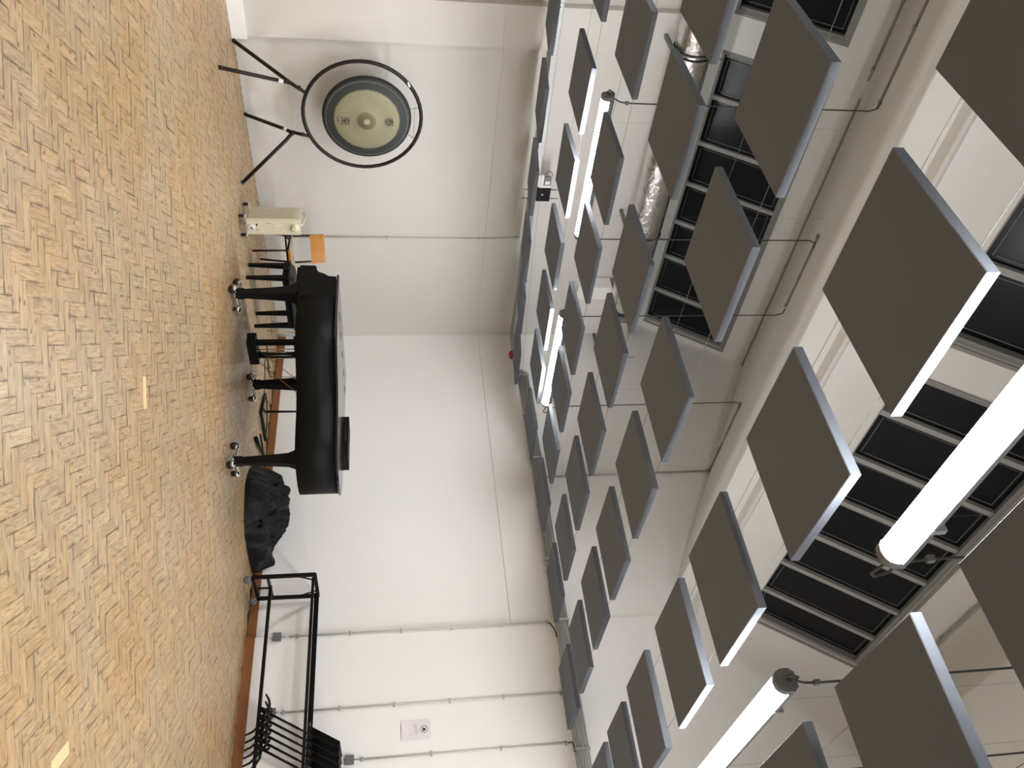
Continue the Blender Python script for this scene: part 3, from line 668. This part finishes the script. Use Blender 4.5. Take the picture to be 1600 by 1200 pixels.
# ================================================================== GONG AND STAND
GY = -0.55; GC = Vector((-3.968, GY, 1.357)); GR = 0.645
gs = thing('gong_stand', (-4.0, GY, 0), 'dark steel ring gong stand on two splayed V-shaped feet', 'gong stand')
MB().tube([GC+Vector((GR*math.cos(2*PI*i/48), 0, GR*math.sin(2*PI*i/48))) for i in range(48)], 0.021, 10, closed=True).build('ring', 'brownblack', gs)
def vleg(apex, f1, f2, top):
    a = Vector(apex)
    for f in (f1, f2):
        f = Vector(f); d = (f-a).normalized(); o_ = Vector(f2 if f == Vector(f1) else f1); d2 = (o_-a).normalized()
        arc = [a+(d+d2).normalized()*-0.0, a+d*.05+d2*.008, a+d*.12]
        lg = MB().tube(arc+[f+(a-f)*.02], 0.0205, 10).build('leg', 'brownblack', gs)
        MB().tube([f+(a-f).normalized()*.03, f+Vector((0, 0, .004))], 0.0225, 10).build('rubber_foot', 'rubber', lg)
    MB().tube([a, Vector(top)], 0.019, 10).build('socket_tube', 'brownblack', gs)
    mid = (a+Vector(top))/2
    MB().tube([mid+Vector((-.03, -.03, .01)), mid+Vector((-.045, -.05, .015))], .008, 6).lathe(mid+Vector((-.045, -.05, .015)), (0, -1, 0), [(.016, 0), (.018, .006), (.012, .014)], 10).build('wing_screw', 'brownblack', gs)
vleg((-4.335, GY, 0.615), (-4.765, -1.085, 0.01), (-4.585, -0.15, 0.01), (-4.225, GY, 0.765))
vleg((-3.745, GY, 0.595), (-3.315, -0.925, 0.01), (-3.685, -0.10, 0.01), (-3.70, GY, 0.765))
MB().lathe(GC+Vector((GR*math.cos(2.25), 0, GR*math.sin(2.25))), (math.sin(2.25), 0, -math.cos(2.25)), [(.024, -.03), (.026, -.028), (.026, .028), (.024, .03)], 12).build('ring_joint', 'chrome', gs)
for a_, b_ in (((-4.335, GY, .615), (-4.765, -1.085, .01)), ((-3.745, GY, .595), (-3.685, -.10, .01))):
    a_ = Vector(a_); b_ = Vector(b_); MB().tube([a_.lerp(b_, .13), a_.lerp(b_, .20)], .0225, 10).build('tape_band', 'white', gs)
hkz = GC.z+GR-0.05
GG = Vector((-3.928, GY+0.01, 1.402))
prof = [(0.02, -.052), (.05, -.05), (.085, -.043), (.108, -.032), (.125, -.026), (.25, -.022), (.36, -.012), (.372, -.006), (.46, .004), (.478, .008), (.49, .022), (.493, .055), (.486, .056), (.482, .026), (.30, -.006), (.02, -.03)]
gm = MB(); gm.lathe(GG, (0, 1, 0), prof, 64); go = gm.build('gong', 'gong', org=GG); tag(go, 'large bronze gong with dark rim hanging in the ring stand', 'gong')
def glyph(ch, size, c, name):
    cu = bpy.data.curves.new(name, 'FONT'); cu.body = ch; cu.size = size; cu.align_x = 'CENTER'; cu.align_y = 'CENTER'; cu.extrude = 0.0004
    ob = bpy.data.objects.new(name, cu); COL.objects.link(ob)
    dg = bpy.context.evaluated_depsgraph_get(); me = bpy.data.meshes.new_from_object(ob.evaluated_get(dg)); bpy.data.objects.remove(ob)
    me.materials.clear(); me.materials.append(MT['ink'])
    me.transform(Matrix.Rotation(PI/2, 4, 'X'))
    o = bpy.data.objects.new(name, me); COL.objects.link(o); o.parent = go; o.location = c; return o
glyph('泰', 0.115, (0.01, -.0265, 0.235), 'painted_character'); glyph('来', 0.115, (0.01, -.0265, -0.245), 'painted_character')
pm = MB()
for i in range(5): pm.box(GG.x-.035+.014*i, GG.x-.026+.014*i, GG.y-.0175, GG.y-.0165, GG.z-.322-.002*(i % 2), GG.z-.312)
pm.build('printed_name', 'ink', go)
for sx in (-1, 1):
    hx = GG.x+sx*.185+.02; hz_ = GC.z+math.sqrt(GR**2-(hx-GC.x)**2)-.022
    MB().tube([(hx, GY, hz_+.012), (hx+.012*sx, GY, hz_-.012), (hx, GY, hz_-.034), (hx-.012*sx, GY, hz_-.012), (hx, GY, hz_+.012)], .0035, 6).build('hook', 'chrome', go)
    MB().tube([(hx, GY, hz_-.03), (hx-.03*sx, GY+.02, GG.z+.455)], .003, 5).build('cord', 'cable', go)
MB().tube([(GG.x-.165, GY, GC.z+GR-.075), (GG.x+.205, GY, GC.z+GR-.08)], .0025, 5).build('cord', 'wire', go)

# ================================================================== OIL HEATER
ht = thing('oil_heater', (-3.075, -1.36, 0), 'cream oil-filled radiator heater on castors near the gong', 'heater', rz=math.radians(-14))
MB().box(-.095, .095, -.055, .012, .085, .655, .02).build('control_panel', 'cream', ht, True)
for i in range(7):
    y = .045+i*.048
    fn = MB().box(-.076, .076, y-.007, y+.007, .09, .645, .012).box(-.055, .055, y-.016, y+.016, .13, .60, .012); fn.build('fin', 'creamshade', ht, True)
MB().box(-.03, .03, .0, .37, .60, .625).box(-.03, .03, .0, .37, .11, .135).build('oil_tube', 'creamshade', ht, True)
MB().tube([(0, .33, .645), (0, .35, .675), (0, .20, .685), (0, .03, .675), (0, .01, .645)], .010, 8).build('handle', 'cream', ht, True)
MB().lathe((0, -.055, .595), (0, -1, 0), [(.052, 0), (.05, .006), (.030, .012), (.028, .035), (.024, .04)], 20).build('thermostat_dial', 'cream', ht, True)
MB().lathe((0, -.055, .135), (0, -1, 0), [(.040, 0), (.042, .004), (.036, .012), (.030, .014)], 20).build('timer_dial', 'white', ht, True)
MB().box(-.008, .008, -.073, -.069, .125, .145).box(.01, .018, -.073, -.069, .15, .158).build('timer_pointer', 'ink', ht, True)
MB().box(-.035, -.018, -.062, -.055, .38, .47, .003).box(.008, .03, -.062, -.055, .385, .41, .003).build('switch', 'white', ht, True)
MB().box(-.052, -.049, -.0565, -.055, .29, .35).build('indicator_slot', 'ink', ht, True)
MB().box(-.045, -.02, -.0562, -.055, .185, .20).box(-.02, .0, -.0562, -.055, .185, .189).box(.018, .045, -.0562, -.055, .19, .194).box(.018, .04, -.0562, -.055, .20, .203).build('printed_marks', 'ink', ht, True)
for y in (.0, .33):
    fr_ = MB().box(-.125, .125, y-.012, y+.012, .066, .078).build('foot_bar', 'white', ht, True)
    for sx in (-.112, .112):
        MB().lathe((sx-.012, y, .032), (1, 0, 0), [(.020, 0), (.031, .004), (.031, .020), (.020, .024)], 16).build('castor', 'rubber', fr_, True)
MB().box(-.004, .004, 0, .01, .06, .07).build('cable_entry', 'white', ht, True)
cb_ = MB().tube([(-3.02, -1.33, .24), (-2.95, -1.2, .16), (-2.86, -.95, .30), (-2.75, -.7, .36), (-2.6, -.45, .34), (-2.4, -.2, .15), (-2.3, -.06, .02)], .005, 6).build('heater_lead', 'cable'); tag(cb_, 'thin dark lead running from the heater towards the gong wall', 'cable')

# ================================================================== WOODEN CHAIR
ch = thing('school_chair', (-2.16, -0.78, 0), 'wooden school chair with orange backrest and black tube frame behind bench', 'chair', rz=math.radians(-8))
for sx in (-1, 1):
    MB().tube([(sx*.195, .25, .012), (sx*.19, .17, .43), (sx*.19, .175, .50), (sx*.185, .205, .80)], .0125, 10).build('rear_leg', 'brownblack', ch, True)
    MB().tube([(sx*.20, -.20, .012), (sx*.185, -.165, .43)], .0125, 10).build('front_leg', 'brownblack', ch, True)
    MB().tube([(sx*.187, .17, .42), (sx*.187, -.17, .42)], .0125, 10).build('seat_rail', 'brownblack', ch, True)
    MB().tube([(sx*.19, .195, .33), (sx*.188, .09, .415)], .011, 8).build('brace', 'brownblack', ch, True)
MB().tube([(-.187, -.16, .41), (.187, -.16, .41)], .011, 8).tube([(-.19, .18, .36), (.19, .18, .36)], .011, 8).build('cross_bar', 'brownblack', ch, True)
st_ = MB()
for i in range(8):
    a, b = -.20+.05*i, -.15+.05*i
    za = .440-.012*math.sin(PI*i/8); zb = .440-.012*math.sin(PI*(i+1)/8)
    st_.add([(a, -.19, za), (b, -.19, zb), (b, .18, zb), (a, .18, za), (a, -.19, za+.012), (b, -.19, zb+.012), (b, .18, zb+.012), (a, .18, za+.012)], [(0, 1, 2, 3), (4, 5, 6, 7), (0, 1, 5, 4), (2, 3, 7, 6), (0, 3, 7, 4), (1, 2, 6, 5)], False)
st_.build('seat', 'palewood', ch, True)
MB().box(-.2, .2, -.2, -.185, .425, .45, .004).build('seat_front_edge', 'orangewood', ch, True)
bk = MB(); nb_ = 10
for i in range(nb_):
    a, b = -.205+.041*i, -.205+.041*(i+1); f = lambda x: .188+.035*(1-(x/.205)**2)*1.0-.02
    pa = [(a, f(a)-.006), (b, f(b)-.006), (b, f(b)+.006), (a, f(a)+.006)]
    bk.add([(x, y+.0, .655+0) for x, y in pa]+[(x, y+.03, .825) for x, y in pa], [(0, 1, 2, 3), (7, 6, 5, 4), (0, 1, 5, 4), (1, 2, 6, 5), (2, 3, 7, 6), (3, 0, 4, 7)], False)
bk.build('backrest', 'orangewood', ch, True)
for sx in (-.17, .17):
    for z in (.69, .79): MB().lathe((sx, .182, z), (0, -1, 0), [(.006, 0), (.006, .004)], 8).build('rivet', 'chrome', ch, True)

# ================================================================== PIANO BENCH
bn = thing('piano_bench', (-2.06, -1.395, 0), 'black padded piano bench between the piano and the wooden chair', 'bench', rz=math.radians(-2))
MB().box(-.395, .395, -.150, .150, .405, .485, .012).build('frame', 'lacq', bn, True)
cu_ = MB(); nx, ny = 14, 7; vs = []; fs = []
for j in range(ny+1):
    for i in range(nx+1):
        u, v = i/nx*2-1, j/ny*2-1; h = .065*(1-abs(u)**6)**.5*(1-abs(v)**4)**.5
        vs.append((u*.41, v*.165, .485+h))
for j in range(ny):
    for i in range(nx): a = j*(nx+1)+i; fs.append((a, a+1, a+nx+2, a+nx+1))
cu_.add(vs, fs, True); cu_.box(-.41, .41, -.165, .165, .472, .486, .01); cu_.build('cushion', 'leather', bn, True)
for sx in (-1, 1):
    for sy in (-1, 1): MB().add([(sx*.375+a*.016, sy*.115+b*.016, 0.0) for a, b in ((-1, -1), (1, -1), (1, 1), (-1, 1))]+[(sx*.365+a*.027, sy*.112+b*.027, .42) for a, b in ((-1, -1), (1, -1), (1, 1), (-1, 1))], [(3, 2, 1, 0), (4, 5, 6, 7), (0, 1, 5, 4), (1, 2, 6, 5), (2, 3, 7, 6), (3, 0, 4, 7)]).build('leg', 'lacq', bn, True)
for sx in (-1, 1): MB().lathe((sx*.395, 0, .445), (sx, 0, 0), [(.022, 0), (.022, .012), (.03, .014), (.03, .035)], 14).build('height_knob', 'black', bn, True)

# ================================================================== GRAND PIANO
pn = thing('grand_piano', (-2.2, -3.0, 0), 'black lacquered grand piano with closed lid standing on wheeled dollies', 'piano')
FY = -1.98; LIDF = -2.16; XL, XR = -3.03, -1.49
def bez(p0, p1, p2, p3, n):
    return [tuple(((1-t)**3*a+3*(1-t)**2*t*b+3*(1-t)*t*t*c+t**3*d) for a, b, c, d in zip(p0, p1, p2, p3)) for t in [i/n for i in range(1, n+1)]]
curve = [(XL, -2.70)]+bez((XL, -2.70), (XL, -3.10), (-2.72, -3.15), (-2.52, -3.42), 12)+bez((-2.52, -3.42), (-2.38, -3.62), (-2.46, -3.86), (-2.26, -3.99), 9)+bez((-2.26, -3.99), (-2.08, -4.10), (-1.78, -4.10), (-1.64, -3.97), 8)+bez((-1.64, -3.97), (-1.53, -3.87), (XR, -3.78), (XR, -3.60), 6)
ZB, ZT = 0.685, 1.068
def offs(pts, d):
    out = []; n = len(pts)
    for i in range(n):
        a = Vector(pts[i-1] if i else pts[0]); b = Vector(pts[i]); c = Vector(pts[min(i+1, n-1)])
        t = (c-a).normalized(); out.append((b.x+t.y*d*-1, b.y+t.x*d))
    return out
rim_out = [(XL, LIDF-.0)]+curve+[(XR, LIDF)]
rim_in = offs(rim_out, 0.055)
def ring_wall(mb, o_, i_, z0, z1):
    n = len(o_); vs = [(x, y, z0) for x, y in o_]+[(x, y, z1) for x, y in o_]+[(x, y, z0) for x, y in i_]+[(x, y, z1) for x, y in i_]
    fs = []
    for k in range(n-1):
        fs += [(k, k+1, n+k+1, n+k), (2*n+k, 3*n+k, 3*n+k+1, 2*n+k+1), (n+k, n+k+1, 3*n+k+1, 3*n+k), (k, 2*n+k, 2*n+k+1, k+1)]
    mb.add(vs, fs, True); return mb
ring_wall(MB(), rim_out, rim_in, ZB, ZT).build('rim', 'lacq', pn)
MB().prism([(x, y, ZB+.06) for x, y in offs(rim_out, 0.05)], (0, 0, .03)).build('soundboard', 'black', pn)
bm_ = MB()
for a, b in (((-2.95, -2.35), (-1.55, -2.35)), ((-2.25, -2.35), (-1.98, -3.85)), ((-2.95, -2.4), (-2.0, -3.7)), ((-1.56, -2.4), (-1.97, -3.8))): bm_.bar((*a, ZB+.02), (*b, ZB+.02), .09, .07)
bm_.build('under_beams', 'black', pn)
def lidpoly(pts, z0, z1, d): return [(x, y) for x, y in offs(pts, -d)]
lo = offs([(XL, LIDF-.36)]+curve+[(XR, LIDF-.36)], -0.018)
MB().prism([(x, y, ZT+.006) for x, y in lo], (0, 0, .022)).build('lid', 'lid', pn)
MB().box(XL-.018, XR+.018, LIDF-.355, LIDF+.012, ZT+.006, ZT+.028, .004).build('lid_front_flap', 'lid', pn)
for i in range(5):
    x = XL+.18+i*.29; MB().tube([(x, LIDF-.3575, ZT+.0285), (x+.12, LIDF-.3575, ZT+.0285)], .003, 6).build('lid_hinge', 'black', pn)
# cheeks (key-bed arms)
arm = [(LIDF-.30, ZB+.001), (FY+.0, ZB), (FY-.0, ZB+.02), (FY-.004, .835), (FY-.02, .855), (FY-.07, .86), (FY-.11, .885), (FY-.13, .935), (LIDF+.008, .985), (LIDF-.002, ZT), (LIDF-.30, ZT)]
MB().prism([(XL-.004, y, z) for y, z in arm], (.079, 0, 0)).build('treble_arm', 'lacq', pn)
MB().prism([(XR-.075, y, z) for y, z in arm], (.079, 0, 0)).build('bass_arm', 'lacq', pn)
MB().box(XL+.01, XR-.01, LIDF-.30, FY-.01, ZB-.03, ZB+.035, .006).build('key_bed', 'lacq', pn)
MB().box(XL+.075, XR-.075, FY-.035, FY-.012, ZB+.03, ZB+.085, .004).build('key_slip', 'lacq', pn)
MB().prism([(XL+.078, FY-.03, .80), (XL+.078, FY-.17, .835), (XL+.078, LIDF-.0, 1.0), (XL+.078, LIDF-.02, 1.0), (XL+.078, FY-.19, .80)], (XR-XL-.156, 0, 0)).build('fallboard', 'lacq', pn)
def pleg(x, y, ang):
    c, s_ = math.cos(ang), math.sin(ang)
    lay = [(.055, .042, .042), (.13, .042, .042), (.135, .036, .036), (.40, .048, .046), (.58, .060, .056), (.63, .075, .07), (ZB+.002, .115, .09)]
    vs = []
    for z, a, b in lay: vs += [(x+c*p*a-s_*q*b, y+s_*p*a+c*q*b, z+.0) for p, q in ((-1, -1), (1, -1), (1, 1), (-1, 1))]
    n = len(lay); fs = [(3, 2, 1, 0), tuple(4*(n-1)+j for j in range(4))]+[(i*4+j, i*4+(j+1) % 4, i*4+4+(j+1) % 4, i*4+4+j) for i in range(n-1) for j in range(4)]
    MB().add([(a, b, z) for a, b, z in vs], fs).build('leg', 'lacq', pn)
LEGS = [(-2.94, -2.33, 0), (-1.56, -2.36, 0), (-1.98, -3.775, .3)]
for x, y, a in LEGS: pleg(x, y, a)
# lyre
lyx, lyy = -2.09, -2.30
ly = MB().box(lyx-.185, lyx+.185, lyy-.085, lyy+.085, .065, .160, .02).build('lyre_box', 'lacq', pn)
for sx in (-.10, .10): MB().box(lyx+sx-.026, lyx+sx+.026, lyy-.03, lyy+.03, .16, ZB-.02, .006).build('lyre_post', 'lacq', pn)
MB().box(lyx-.16, lyx+.16, lyy-.04, lyy+.04, .56, .59, .008).build('lyre_head', 'lacq', pn)
for i in (-1, 0, 1):
    MB().box(lyx+i*.085-.018, lyx+i*.085+.018, lyy+.07, lyy+.20, .095, .107, .006).build('pedal', 'brass', pn)
    MB().tube([(lyx+i*.05+.015, lyy-.045, .17), (lyx+i*.05+.015, lyy-.045, ZB-.02)], .005, 6).build('trap_rod', 'chrome', pn)
for sx in (-.11, .11): MB().tube([(lyx+sx, lyy-.07, .14), (lyx+sx*1.1, lyy-.62, ZB-.02)], .0045, 8).build('lyre_brace', 'brass', pn)
# dollies under the legs
def castor(mb_parent, p, ang, local=False, r=.041, m='chrome'):
    x, y, z = p; d = Vector((math.cos(ang), math.sin(ang), 0)); n = Vector((-d.y, d.x, 0))
    w = MB()
    for s_ in (-1, 1): w.lathe(Vector((x, y, r))+n*s_*.011-n*.009*1, n, [(r*.5, 0), (r, .003), (r, .015), (r*.5, .018)], 16)
    w.build('wheel', 'rubber', mb_parent)
    MB().ball((x+d.x*-.012, y+d.y*-.012, r+.022), .044, .044, .028).tube([(x-d.x*.012, y-d.y*.012, r+.03), (x-d.x*.012, y-d.y*.012, z+.01)], .011, 8).build('castor_hood', m, mb_parent)
DL = ['chrome wheeled dolly under the treble leg of the piano, bench side', 'chrome wheeled dolly under the bass leg of the piano', 'chrome wheeled dolly under the tail leg of the piano']
for (x, y, a), lab, rot in zip(LEGS, DL, (1.62, 1.2, 1.9)):
    d_ = thing('piano_dolly', (x, y, 0), lab, 'dolly', 'chrome dollies under the piano legs')
    for i in range(3):
        t = rot+i*2*PI/3; p = Vector((x+.165*math.cos(t), y+.165*math.sin(t), .07))
        MB().bar((x, y, .052), (p.x, p.y, .072), .046, .026, bev=.006).build('arm', 'chrome', d_)
        castor(d_, (p.x, p.y, .062), t+1.2)
    MB().lathe((x, y, .034), (0, 0, 1), [(.055, 0), (.066, .004), (.066, .016), (.058, .02)], 20).build('leg_cup', 'chrome', d_)
# flat case on the lid
cs = thing('flat_case', (-1.62, -3.30, ZT+.028), 'flat black case lying on the piano lid near the tail', 'case')
MB().box(-1.76, -1.49, -3.57, -3.03, ZT+.028, ZT+.060, .006).build('case_base', 'black', cs)
MB().box(-1.76, -1.49, -3.57, -3.03, ZT+.0615, ZT+.094, .006).build('case_top', 'black', cs)
MB().box(-1.775, -1.76, -3.38, -3.24, ZT+.052, ZT+.070).build('case_handle', 'rubber', cs)

# ================================================================== CRUMPLED COVER
cv = MB(); nx, ny = 110, 120; x0, x1, y0, y1 = -1.14, -0.05, -4.03, -2.82
vs = []; fs = []
def hcov(x, y):
    u = (x+.30)/.74; v = (y+3.42)/.55
    if u > 0: u *= .75
    wob = .16*noise.noise(Vector((x*2.6, y*2.6, 8)))+.07*noise.noise(Vector((x*7, y*7, 2)))
    e = 1-(abs(u)**2.4+abs(v)**2.4)+wob
    edge = max(0, min(1, e*2.6))**.6
    base = .165+.05*u+.055*math.sin(v*2.2)
    p = Vector((x*2.3, y*2.3, 3.1)); n1 = 1-abs(noise.noise(p))*2.2
    p2 = Vector((x*5.2+noise.noise(p*1.7)*1.4, y*4.4+noise.noise(p*1.3+Vector((5, 2, 1)))*1.4, 1.7)); n2 = (1-abs(noise.noise(p2))*2.4)
    n3 = noise.noise(Vector((x*13, y*11, .4)))
    return edge*max(.02, base+.085*n1+.085*n2+.02*n3)+(0.003 if e > 0 else -.012)
for j in range(ny+1):
    for i in range(nx+1):
        x = x0+(x1-x0)*i/nx; y = y0+(y1-y0)*j/ny
        h = hcov(x, y); q = noise.noise(Vector((x*3, y*3, 9)))*.06*min(1, h*4)
        X = min(-0.03, x+q-.02)
        vs.append((X, y+noise.noise(Vector((x*3.3, y*3, 4)))*.07*min(1, h*4), h))
for j in range(ny):
    for i in range(nx): a = j*(nx+1)+i; fs.append((a, a+1, a+nx+2, a+nx+1))
cv.add(vs, fs, True); co = cv.build('piano_cover', 'cloth'); tag(co, 'crumpled black piano cover heaped against the notice wall by the tail', 'cover')
fl1 = MB(); vs = []; fs = []
for i in range(25):
    t = i/24
    c = Vector((-.40-.45*t+.1*math.sin(t*7), -3.12-.62*t, hcov(-.40-.45*t+.1*math.sin(t*7), -3.12-.62*t)-.012))
    for k in range(9):
        a = PI*k/8; vs.append(c+Vector((-.045*math.cos(a)*(1+.3*math.sin(t*9)), .03*math.cos(a), .045*math.sin(a)*(1-.5*abs(t-.5)))))
for i in range(24):
    for k in range(8): a = i*9+k; fs.append((a, a+1, a+10, a+9))
fl1.add(vs, fs, True).build('fold', 'cloth', co)

# ================================================================== MUSIC STAND TROLLEY
TY = -4.30; TE = -8.4
tr = thing('stand_trolley', (-0.3, -6.3, 0), 'long black steel trolley for music stands beside the notice wall', 'trolley')
def end_frame(y):
    for x in (-0.57, -0.085): MB().bar((x, y, .095), (x, y, .775), .036, .036, (0, 1, 0)).build('upright', 'black', tr)
    MB().bar((-.57, y, .105), (-.085, y, .105), .036, .036).build('bottom_bar', 'black', tr)
    MB().bar((-.57, y, .765), (-.085, y, .765), .036, .036).build('top_bar', 'black', tr)
    MB().bar((-.57, y, .26), (-.085, y, .26), .05, .022).build('cross_bar', 'black', tr)
    MB().bar((-.32, y, .11), (-.32, y, .25), .018, .018, (0, 1, 0)).build('strut', 'black', tr)
    for s_ in (-1, 1):
        xs_ = -.3275+s_*.235; pts = [(xs_, y, .40), (xs_-s_*.006, y, .50), (xs_-s_*.03, y, .60), (xs_-s_*.085, y, .70), (xs_-s_*.12, y, .755)]
        MB().tube(pts, .010, 6).build('curved_brace', 'black', tr)
    for x in (-.57, -.085):
        d = Vector((.5, .86, 0)); w = MB().lathe((x+.02, y-.018, .045), (.9, .43, 0), [(.02, -.012), (.044, -.010), (.044, .010), (.02, .012)], 18).build('castor', 'boxgrey', tr)
        MB().bar((x+.02, y-.018, .048), (x, y, .092), .030, .012, (0, 1, 0)).build('castor_fork', 'chrome', w)
end_frame(TY); end_frame(TE)
MB().bar((-.32, TY+.02, .262), (-.32, TE, .262), .034, .034).build('lower_rail', 'black', tr)
MB().bar((-.50, TY, .742), (-.50, TE, .742), .030, .030).build('upper_rail', 'black', tr)
MB().bar((-.14, TY, .745), (-.14, TE, .745), .030, .034).bar((-.19, TY-.05, .775), (-.19, TE, .775), .026, .02).build('upper_rail', 'black', tr)

def music_stand():
    t = thing('music_stand', (0, 0, 0), 'x', 'music stand', 'black music stands hung in the trolley')
    w = Vector((0, -.50, .866)); v = Vector((0, -.866, -.50)); x = Vector((1, 0, 0))
    MB().tube([w*-.04, w*.40], .0125, 8).tube([w*.40, w*.56], .009, 8).build('pole', 'black', t, True)
    MB().lathe(w*-.05, w, [(.02, 0), (.026, .01), (.026, .05), (.02, .07)], 12).build('hub', 'black', t, True)
    for d in (v, v*-.5+x*.87, v*-.5-x*.87):
        f_ = 1 if d is v else .72
        pts = [w*.01+d*.02, w*.035+d*.08*f_, w*.035+d*.15*f_, w*.015+d*.22*f_, w*-.03+d*.28*f_]
        MB().tube(pts, [.013, .0135, .0135, .012, .009], 8).build('foot', 'black', t, True)
    c = w*.70+v*-.012
    dk = MB().obox(c, x*.22, v*.002, w*.18).obox(c+w*.179+v*.010, x*.19, v*.010, w*.002).obox(c+w*-.18+v*-.024, x*.22, v*.020, w*.002)
    dk.build('desk', 'black', t, True)
    MB().obox(w*.55+v*-.006, x*.03, v*.012, w*.03).build('bracket', 'black', t, True)
    return t
ms0 = music_stand()
for i in range(6):
    o = ms0 if i == 0 else copy_tree(ms0)
    o.location = (-.32, -5.675-.074*i, .315)
    o['label'] = 'black music stand with curved feet, %s from the empty end of the trolley' % ('first' if i == 0 else ORD[i])

# ================================================================== STANDS AND CABLES BEHIND THE PIANO
xs_ = thing('folding_x_stand', (-0.45, -0.5, 0), 'folded silver X-shaped stand leaning in the corner behind the piano', 'stand')
MB().bar((-.74, -.42, .012), (-.17, -.12, .40), .022, .022).build('leg', 'steelgrey', xs_)
MB().bar((-.60, -.52, .012), (-.12, -.18, .42), .022, .022).build('leg', 'steelgrey', xs_)
MB().bar((-.80, -.36, .012), (-.68, -.56, .012), .024, .024).build('foot_bar', 'steelgrey', xs_)
MB().bar((-.20, -.10, .40), (-.10, -.22, .41), .022, .022).build('top_bar', 'steelgrey', xs_)
ws = thing('wire_stand', (-0.5, -1.3, 0), 'thin silver wire music stand folded upright behind the pedals', 'stand')
for (a, b), (c, d) in (((-.52, -.95), (-.46, -.90)), ((-.36, -1.15), (-.33, -1.12))): MB().tube([(a, b, .02), (c, d, .75)], .006, 6).build('rod', 'chrome', ws)
MB().tube([(-.9, -1.02, .012), (-.75, -1.08, .014), (-.55, -1.2, .012), (-.36, -1.15, .02)], .007, 6).build('foot', 'brownblack', ws)
MB().tube([(-.95, -.85, .01), (-.90, -.82, .20), (-.80, -.76, .42)], .006, 6).build('brace', 'brass', ws)
MB().tube([(-.46, -.90, .74), (-.33, -1.12, .74)], .006, 6).build('top_rod', 'chrome', ws)
mc = thing('microphone_stand', (-0.42, -1.9, 0), 'black microphone stand with a bent floor base behind the piano', 'stand')
MB().tube([(-.62, -1.68, .02), (-.72, -1.88, .025), (-.80, -2.15, .028), (-.62, -2.16, .03), (-.24, -2.14, .02)], .020, 8).build('base_bar', 'black', mc)
MB().tube([(-.55, -1.92, .02), (-.54, -1.92, .45)], [.016, .013], 8).build('lower_tube', 'black', mc)
MB().tube([(-.54, -1.92, .44), (-.53, -1.92, .95)], .008, 8).build('upper_tube', 'steelgrey', mc)
MB().tube([(-.62, -1.68, .03), (-.45, -1.78, .03), (-.35, -1.93, .03), (-.25, -2.12, .02)], .008, 6).tube([(-.55, -1.92, .03), (-.76, -2.02, .028)], .014, 6).build('base_rod', 'black', mc)
mc2 = thing('folded_stand', (-0.6, -2.4, 0), 'folded black stand lying on the floor behind the tail leg', 'stand')
MB().tube([(-.92, -2.64, .025), (-.70, -2.58, .03), (-.48, -2.48, .03), (-.30, -2.45, .03)], [.026, .020, .018, .018], 8).build('main_tube', 'black', mc2)
MB().tube([(-.64, -2.36, .02), (-.36, -2.44, .03), (-.12, -2.60, .03)], .011, 6).build('side_tube', 'black', mc2)
MB().tube([(-.42, -2.35, .02), (-.40, -2.52, .03)], .008, 6).build('catch', 'black', mc2)
fc = MB().tube([(-.42, -1.05, .006), (-.62, -1.12, .006), (-.80, -1.2, .006), (-.84, -1.3, .006), (-.74, -1.42, .006), (-.66, -1.6, .006), (-.60, -1.72, .006), (-.42, -1.62, .006), (-.2, -1.48, .006), (-.06, -1.45, .006)], .007, 6).build('floor_cable', 'cable'); tag(fc, 'dark cable looping over the floor behind the piano', 'cable')
